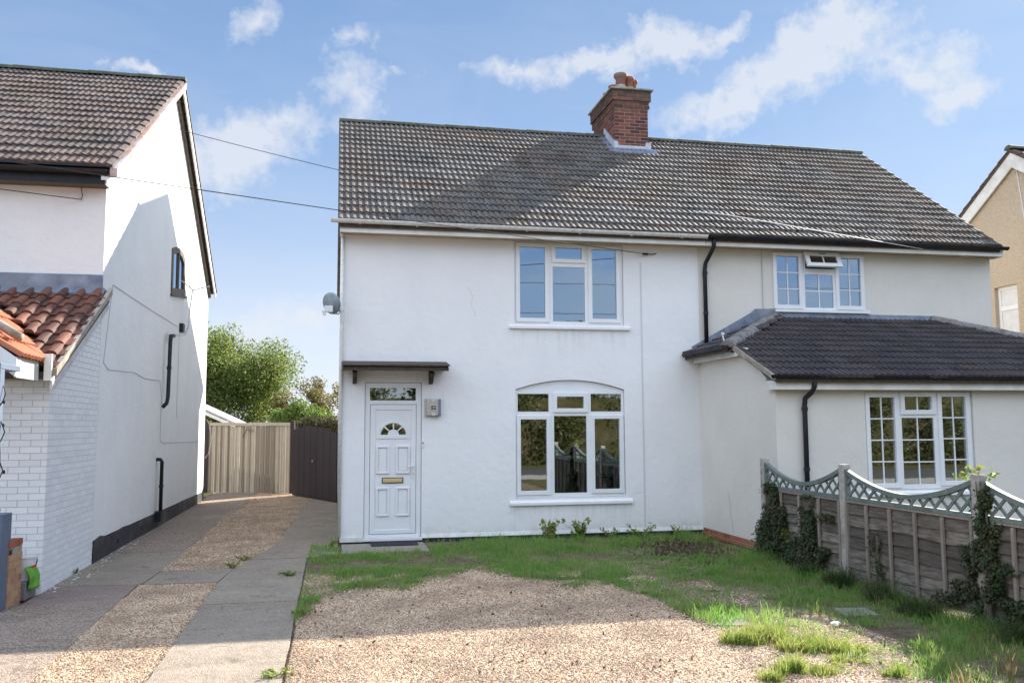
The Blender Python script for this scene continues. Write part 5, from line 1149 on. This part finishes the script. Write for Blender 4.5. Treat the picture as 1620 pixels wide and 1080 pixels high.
# fence climbers
def climber(label, cols, n, ls, m, seed, stem_pts, name='ivy_plant', extra=None):
    T = thing(name, label, 'ivy', (stem_pts[0][0], stem_pts[0][1], 0), 'ivy on the fence'); g = np.random.default_rng(seed)
    P = []
    for (y0, y1, z0, z1, k) in cols:
        m_ = int(n*k); y = g.uniform(y0, y1, m_); z = z0+(z1-z0)*g.random(m_)**.9
        y = y+.05*np.sin(z*9+seed)+g.normal(0, .02, m_); th = .10*(1-.4*(z-z0)/(z1-z0+.01))
        keep = fbm(y*1+seed, z, 6) > .42
        x = FX-.04-np.abs(g.normal(0, 1, m_))*th*.6; P.append(np.stack([x, y, z], 1)[keep])
    p = np.concatenate(P); n_ = len(p)
    nrm = np.tile([-1., 0, .35], (n_, 1))+g.normal(0, .55, (n_, 3)); nrm /= np.linalg.norm(nrm, axis=1, keepdims=True)
    a = np.cross(nrm, g.normal(size=(n_, 3))); a /= np.linalg.norm(a, axis=1, keepdims=True); b_ = np.cross(nrm, a); s = ls*g.uniform(.5, 1.25, n_)[:, None]
    q = np.stack([p-a*s*.5, p+b_*s*.42-a*s*.1, p+a*s*.55, p-b_*s*.42-a*s*.1], 1).reshape(-1, 3)
    npmesh('foliage', q-np.array(WL[T.name]), np.arange(4*n_).reshape(-1, 4), m, T)
    tb = MB()
    for k in range(4):
        pts = [(x-.02+random.uniform(-.02, .02), y+random.uniform(-.06, .06), z) for x, y, z in stem_pts]; tb.tube(pts, [.012-.002*i for i in range(len(pts))], 5)
    tb.build('stem', M['bark'], T); return T
climber('dense dark ivy covering the fence beside the farthest post', [(-3.36, -2.85, .0, .75, 1), (-3.28, -2.95, .5, 1.04, .6), (-2.9, -2.66, .0, .62, .3), (-3.6, -3.3, .0, .30, .25)], 5200, .034, M['ivy'], 31, [(FX-.05, -3.05, 0), (FX-.05, -3.1, .5), (FX-.05, -3.05, .95)])
climber('thin ivy with green shoots hanging in the middle of the first fence bay', [(-3.95, -3.55, .0, .40, .35), (-4.12, -3.9, .0, .95, .6), (-4.6, -4.3, .66, .76, .06), (-4.40, -4.05, .0, .35, .45), (-3.85, -3.78, .3, .8, .08)], 3300, .034, M['ivy'], 32, [(FX-.05, -4.0, 0), (FX-.05, -3.95, .5), (FX-.05, -4.02, .85)])
climber('dark ivy climbing the nearest fence post', [(-7.20, -6.95, .0, .98, 1), (-6.93, -6.80, .2, .70, .22), (-7.10, -7.0, .9, 1.28, .22), (-6.85, -6.55, .22, .36, .07), (-6.7, -6.35, .1, .22, .06), (-7.5, -7.2, .0, .3, .2), (-7.4, -7.25, .5, .6, .03)], 5400, .034, M['ivy'], 33, [(FX-.06, -7.05, 0), (FX-.06, -7.1, .5), (FX-.06, -7.05, 1.0), (FX-.04, -7.02, 1.3)])
climber('sparse ivy strand on the second fence bay', [(-5.44, -5.34, .1, .65, 1)], 280, .032, M['ivy'], 34, [(FX-.05, -5.4, 0), (FX-.05, -5.37, .4), (FX-.05, -5.4, .62)])
bush('ivy_shoot', [((FX-.02, -6.93, 1.40), .07), ((FX, -6.78, 1.38), .07), ((FX, -7.10, 1.36), .07), ((FX, -6.68, 1.33), .05)], 90, .05, M['ivylight'], 'bright yellow green ivy shoots on top of the nearest fence post', 35, None)
bush('ivy_shoot', [((FX-.06, -3.42, .42), .08), ((FX-.06, -3.46, .32), .05)], 60, .055, M['ivylight'], 'light green ivy shoots low beside the dense dark ivy', 36, None)

# wall weeds
def weed(label, x, y, h, n, seed, m=None, ls=.06, spread=.16, name='weed'):
    T = thing(name, label, 'weed', (x, y, 0), 'weeds'); g = random.Random(seed); sb = MB(); cen = []
    for k in range(n):
        a = g.uniform(0, 6.28); e = Vector((x+math.cos(a)*spread*g.uniform(.3, 1), y+math.sin(a)*spread*g.uniform(.2, .6), h*g.uniform(.5, 1)))
        mid = Vector((x, y, 0)).lerp(e, .5)+Vector((0, 0, h*.1)); sb.tube([(x, y, -.02), mid, e], [.004, .003, .002], 4)
        for t in (.35, .55, .75, 1): cen.append((tuple(Vector((x, y, 0)).lerp(e, t)+Vector((0, 0, h*.08))), ls*.55))
    sb.build('stem', M['weed'], T)
    v, f = leaf_cloud(cen, n*9, ls, seed); npmesh('foliage', v-np.array((x, y, 0)), f, m or M['weed'], T)
weed('leafy weed against the white wall below the ground floor window, left one', 3.30, -.30, .30, 13, 41, ls=.085, spread=.2)
weed('taller leafy weed against the white wall right of the first', 3.80, -.24, .34, 14, 42, ls=.085, spread=.28)
weed('low green weed at the wall foot near the party line', 4.82, -.32, .22, 12, 43, ls=.055, spread=.3)
weed('small weed in front of the brick footing of the extension', 5.62, -1.2, .16, 7, 44, ls=.05)
weed('weed at the corner where the white wall meets the extension', 5.45, -.25, .2, 6, 45, ls=.05)
weed('small weed at the front corner of the white house by the driveway', -.12, -.30, .12, 7, 46, ls=.045, spread=.12)
weed('yellow green creeping weed on the edge of the concrete driveway', -.48, -7.25, .05, 14, 47, ls=.03, spread=.2)
weed('dark weed clump where driveway, grass and gravel meet', -.42, -5.15, .07, 10, 48, ls=.04, spread=.12)

weed('creeping weed along the joint between concrete slabs and gravel on the driveway', -1.38, -1.95, .07, 12, 49, ls=.03, spread=.16)
weed('small green weed on the right driveway strip beside the lawn', -.62, -2.75, .05, 14, 50, ls=.03, spread=.16)
weed('low weed at the edge of the far gravel strip', -1.30, -1.3, .06, 10, 51, ls=.03, spread=.14)
weed('tiny weed at the foot of the painted brick wall', -3.27, -2.05, .09, 5, 52, ls=.03, spread=.05)
weed('leafy weed under the middle of the wall between window and party line', 4.35, -.22, .16, 9, 53, ls=.055, spread=.24)
# grass blades
def blades(px, py, pz, h, wd, seed, lean=.5):
    g = np.random.default_rng(seed); n = len(px); a = g.uniform(0, 2*np.pi, n); dx, dy = np.cos(a), np.sin(a); ln = g.uniform(.1, 1, n)*lean*h
    b = g.uniform(0, 2*np.pi, n); wx, wy = np.cos(b)*wd*.5, np.sin(b)*wd*.5
    P = np.stack([px, py, pz], 1)
    v0 = P+np.stack([-wx, -wy, 0*wx-.01], 1); v1 = P+np.stack([wx, wy, 0*wx-.01], 1)
    m_ = P+np.stack([dx*ln*.35, dy*ln*.35, h*.6], 1); v2 = m_+np.stack([wx*.8, wy*.8, 0*wx], 1); v3 = m_+np.stack([-wx*.8, -wy*.8, 0*wx], 1)
    v4 = P+np.stack([dx*ln, dy*ln, h*g.uniform(.8, 1, n)], 1)
    V = np.stack([v0, v1, v2, v3, v4], 1).reshape(-1, 3); i = np.arange(n)*5
    F = np.concatenate([np.stack([i, i+1, i+2], 1), np.stack([i, i+2, i+3], 1), np.stack([i+3, i+2, i+4], 1)]); return V, F
N = 260000; gx = rng.uniform(-.44, 5.72, N); gy = rng.uniform(-9.4, -.05, N)
keep = rng.random(N) < grassiness(gx, gy)**1.3*(.75+.25*(gy > -9)); gx, gy = gx[keep], gy[keep]
hh = (.012+.036*rng.random(len(gx))**1.6+.05*np.clip((fbm(gx+60, gy, 7)-.52)*5, 0, 1)+.05*np.clip((fbm(gx+2, gy, 1.3)-.48)*3, 0, 1)+.07*np.exp(-((5.72-gx)/.35)**2))*np.where(rng.random(len(gx)) < .06, 1.9, 1)*np.where((gx > -.1) & (gy > -1.4), 1.25, 1)
V, F = blades(gx, gy, relief(gx, gy), hh, .0045+.002*rng.random(len(gx)), 51, .9)
go_ = npmesh('grass', V, F, M['grass']); go_['kind'] = 'stuff'; tagm(go_, 'green grass growing over the front garden below the white wall', 'grass')
N = 60000; lx = rng.uniform(-.42, 5.7, N); ly = rng.uniform(-9.2, -.05, N)
keep = rng.random(N) < grassiness(lx, ly)*np.clip((fbm(lx+20, ly, 2.1)-.42)*4, .05, .8); lx, ly = lx[keep], ly[keep]
v, f = leaf_cloud([((a, b_, c_+.012), .010) for a, b_, c_ in zip(lx, ly, relief(lx, ly))], len(lx), .022, 57)
o = npmesh('clover', v, f, M['grass']); o['kind'] = 'stuff'; tagm(o, 'low broad-leaved ground cover mixed through the lawn grass', 'ground cover')
def tuft(label, x, y, r_, h, n, m, seed, name='grass_tuft', lean=.6, ry=None):
    g = np.random.default_rng(seed); k = max(3, int(n/60)); ry = ry or r_
    ca = g.uniform(0, 6.28, k); cr = r_*g.random(k)**.6; cx_, cy_ = cr*np.cos(ca), cr*np.sin(ca)*ry/r_; ch = g.uniform(.45, 1.0, k)
    i = g.integers(0, k, n); sp_ = g.uniform(.006, .045, k)[i]; px = x+cx_[i]+g.normal(0, 1, n)*sp_; py = y+cy_[i]+g.normal(0, 1, n)*sp_
    V, F = blades(px, py, relief(px, py), h*ch[i]*g.uniform(.25, 1.15, n)*np.where(g.random(n) < .07, 1.5, 1), .0048, seed, lean*1.7)
    if m is M['weed']:
        v2, f2 = leaf_cloud([((x+a, y+b, float(relief(np.array([x+a]), np.array([y+b]))[0])+h*.22*c), .022) for a, b, c in zip(cx_, cy_, ch)], int(n*.45), .022, seed+500)
        f2 = np.concatenate([f2[:, [0, 1, 2]], f2[:, [0, 2, 3]]])+len(V); V = np.concatenate([V, v2]); F = np.concatenate([F, f2])
    o = npmesh(name, V-np.array((x, y, 0)), F, m, None, (x, y, 0)); tagm(o, label, 'grass tuft', 'grass tufts'); return o
tuft('sunlit yellow green tuft beside the pale paving slab', 3.44, -7.02, .27, .19, 2600, M['weed'], 61, ry=.16)
tuft('largest sunlit weedy tuft at the gravel edge', 3.72, -7.36, .27, .15, 2600, M['weed'], 62, ry=.15)
tuft('sunlit tuft right of the largest one', 3.98, -7.56, .17, .13, 1200, M['weed'], 63)
tuft('small tuft alone in the gravel, leftmost in the bottom row', 3.00, -8.12, .08, .11, 420, M['weed'], 64)
tuft('upright tuft in the middle of the bottom row on gravel', 3.24, -8.0, .11, .17, 800, M['weed'], 65, lean=.45)
tuft('low tuft on gravel, right of the upright one', 3.48, -8.03, .11, .10, 600, M['weed'], 66)
tuft('sparse flat tuft at the gravel edge towards the fence', 3.83, -7.86, .17, .08, 600, M['weed'], 67)
tuft('spiky yellow tuft near the bottom right', 3.98, -8.20, .10, .14, 300, M['weed'], 68, lean=.8)
for i, (x, y, r_, h, n, lb) in enumerate([(5.5, -5.0, .16, .34, 420, 'tall dark grass clump at the fence foot just past the second post'), (5.48, -5.75, .18, .30, 420, 'tall grass clump at the foot of the second fence bay'),
                                    (5.45, -6.45, .2, .28, 420, 'tall grass clump before the ivy covered post'), (5.5, -7.6, .2, .25, 380, 'tall grass clump under the nearest fence bay'), (5.55, -4.2, .14, .22, 300, 'grass clump under the ivy of the first fence bay'), (5.6, -3.3, .14, .2, 300, 'grass clump below the dense ivy')]):
    tuft(lb, x, y, r_, h, n*2, M['tallgrass'], 70+i, lean=.7)
for i, (x, y, lb) in enumerate([(4.65, -8.35, 'dry seed-headed grass stalks at the bottom right edge'), (3.58, -6.95, 'dry stalks rising from the sunlit tuft'), (5.3, -5.9, 'dry stalks leaning at the fence foot'), (5.2, -7.6, 'dry seed-headed stalks in front of the nearest ivy'), (4.2, -8.5, 'dry stalks at the bottom edge right of the gravel')]):
    o = tuft(lb, x, y, .30 if i == 0 else .16, .26 if i != 1 else .19, 160 if i == 0 else 60, M['drygrass'], 80+i, 'dry_grass', lean=.35)
# fallen leaves and debris on the soil patch by the extension
n = 2600; px = rng.normal(5.1, .42, n); py = rng.normal(-1.7, .8, n); kk_ = (px < 5.75) & (px > 3.9) & (py < -.1) & (py > -4.5); px, py = px[kk_], py[kk_]
C_ = [((a, b_, relief(np.array([a]), np.array([b_]))[0]+.012), .014) for a, b_ in zip(px, py)]
v, f = leaf_cloud(C_, len(C_), .05, 91); o = npmesh('fallen_leaves', v, f, M['deadleaf']); o['kind'] = 'stuff'; tagm(o, 'brown fallen leaves on bare soil beside the extension', 'fallen leaves')
n = 420; px = rng.uniform(-.4, 4.6, n); py = rng.uniform(-8.9, -3.4, n)
v, f = leaf_cloud([((a, b_, relief(np.array([a]), np.array([b_]))[0]+.018), .006) for a, b_ in zip(px, py)], n, .034, 92)
o = npmesh('dry_leaves', v, f, M['deadleaf']); o['kind'] = 'stuff'; tagm(o, 'scattered small dry leaves on the gravel', 'fallen leaves')
# litter
b = bmesh.new(); bmesh.ops.create_icosphere(b, subdivisions=2, radius=.036)
for vv in b.verts: vv.co = Vector((vv.co.x*1.3, vv.co.y, vv.co.z*.6))*random.uniform(.55, 1.35)
me = bpy.data.meshes.new('crumpled_paper'); b.to_mesh(me); b.free(); me.materials.append(M['paper']); o = bpy.data.objects.new('crumpled_paper', me); COL.objects.link(o); reg(o, None, (4.39, -6.73, .035)); tagm(o, 'scrap of crumpled white paper lying in the grass', 'litter')
# plaster crumbs on the driveway
b = MB()
for i in range(40):
    x = -3.27+abs(random.gauss(0, .09)); y = random.uniform(-3.3, 1.2); s_ = random.uniform(.004, .016)
    b.obox((x-s_, y, .006), (x+s_, y+random.uniform(-.03, .03), .008), (0, s_*.6, 0), (0, 0, .004))
o = b.build('plaster_crumbs', M['paper']); o['kind'] = 'stuff'; tagm(o, 'white paint and plaster crumbs along the foot of the painted brick wall', 'debris')

# ================================================================ STREET BEHIND THE CAMERA (seen only in the glass)
v, f = leaf_cloud([((x+random.uniform(-.5, .5), -28+random.uniform(-.6, .6), z+random.uniform(-.4, .4)), .95) for x in np.arange(-16, 30, 1.3) for z in (.8, 2.0, 3.2)], 60000, .15, 95)
o = npmesh('roadside_hedge', v, f, M['hedge']); o['kind'] = 'stuff'; tagm(o, 'tall overgrown hedge across the road, reflected in the windows', 'hedge')
box('hedge_bank', M['grassground'], None, -18, -28.5, -.2, 32, -27.7, 3.1); structure(bpy.data.objects['hedge_bank'])
for i, (x, h) in enumerate([(-12, 6.5), (-6, 7.2), (-1, 6.0), (4.5, 7.4), (9, 6.4), (14.5, 7.6), (20, 6.6), (26, 7.4)]):
    tree('roadside_tree', (x, -29.5, 0), h, 2.6, M['hedge'], ['first', 'second', 'third', 'fourth', 'fifth', 'sixth', 'seventh', 'eighth'][i]+' tree from the left in the row across the road', nleaf=3500, ls=.34, seed=100+i, limbs=7, group='trees across the road')
for i, (y, z) in enumerate([(-19.5, 6.3), (-20.2, 7.6)]):
    wire('street_wire', [(-30, y, z+.5), (40, y+1.5, z+.2)], .012, M['wire'], ['lower street wire behind the viewer, reflected in the upper windows', 'upper street wire behind the viewer, reflected in the upper windows'][i], .5)
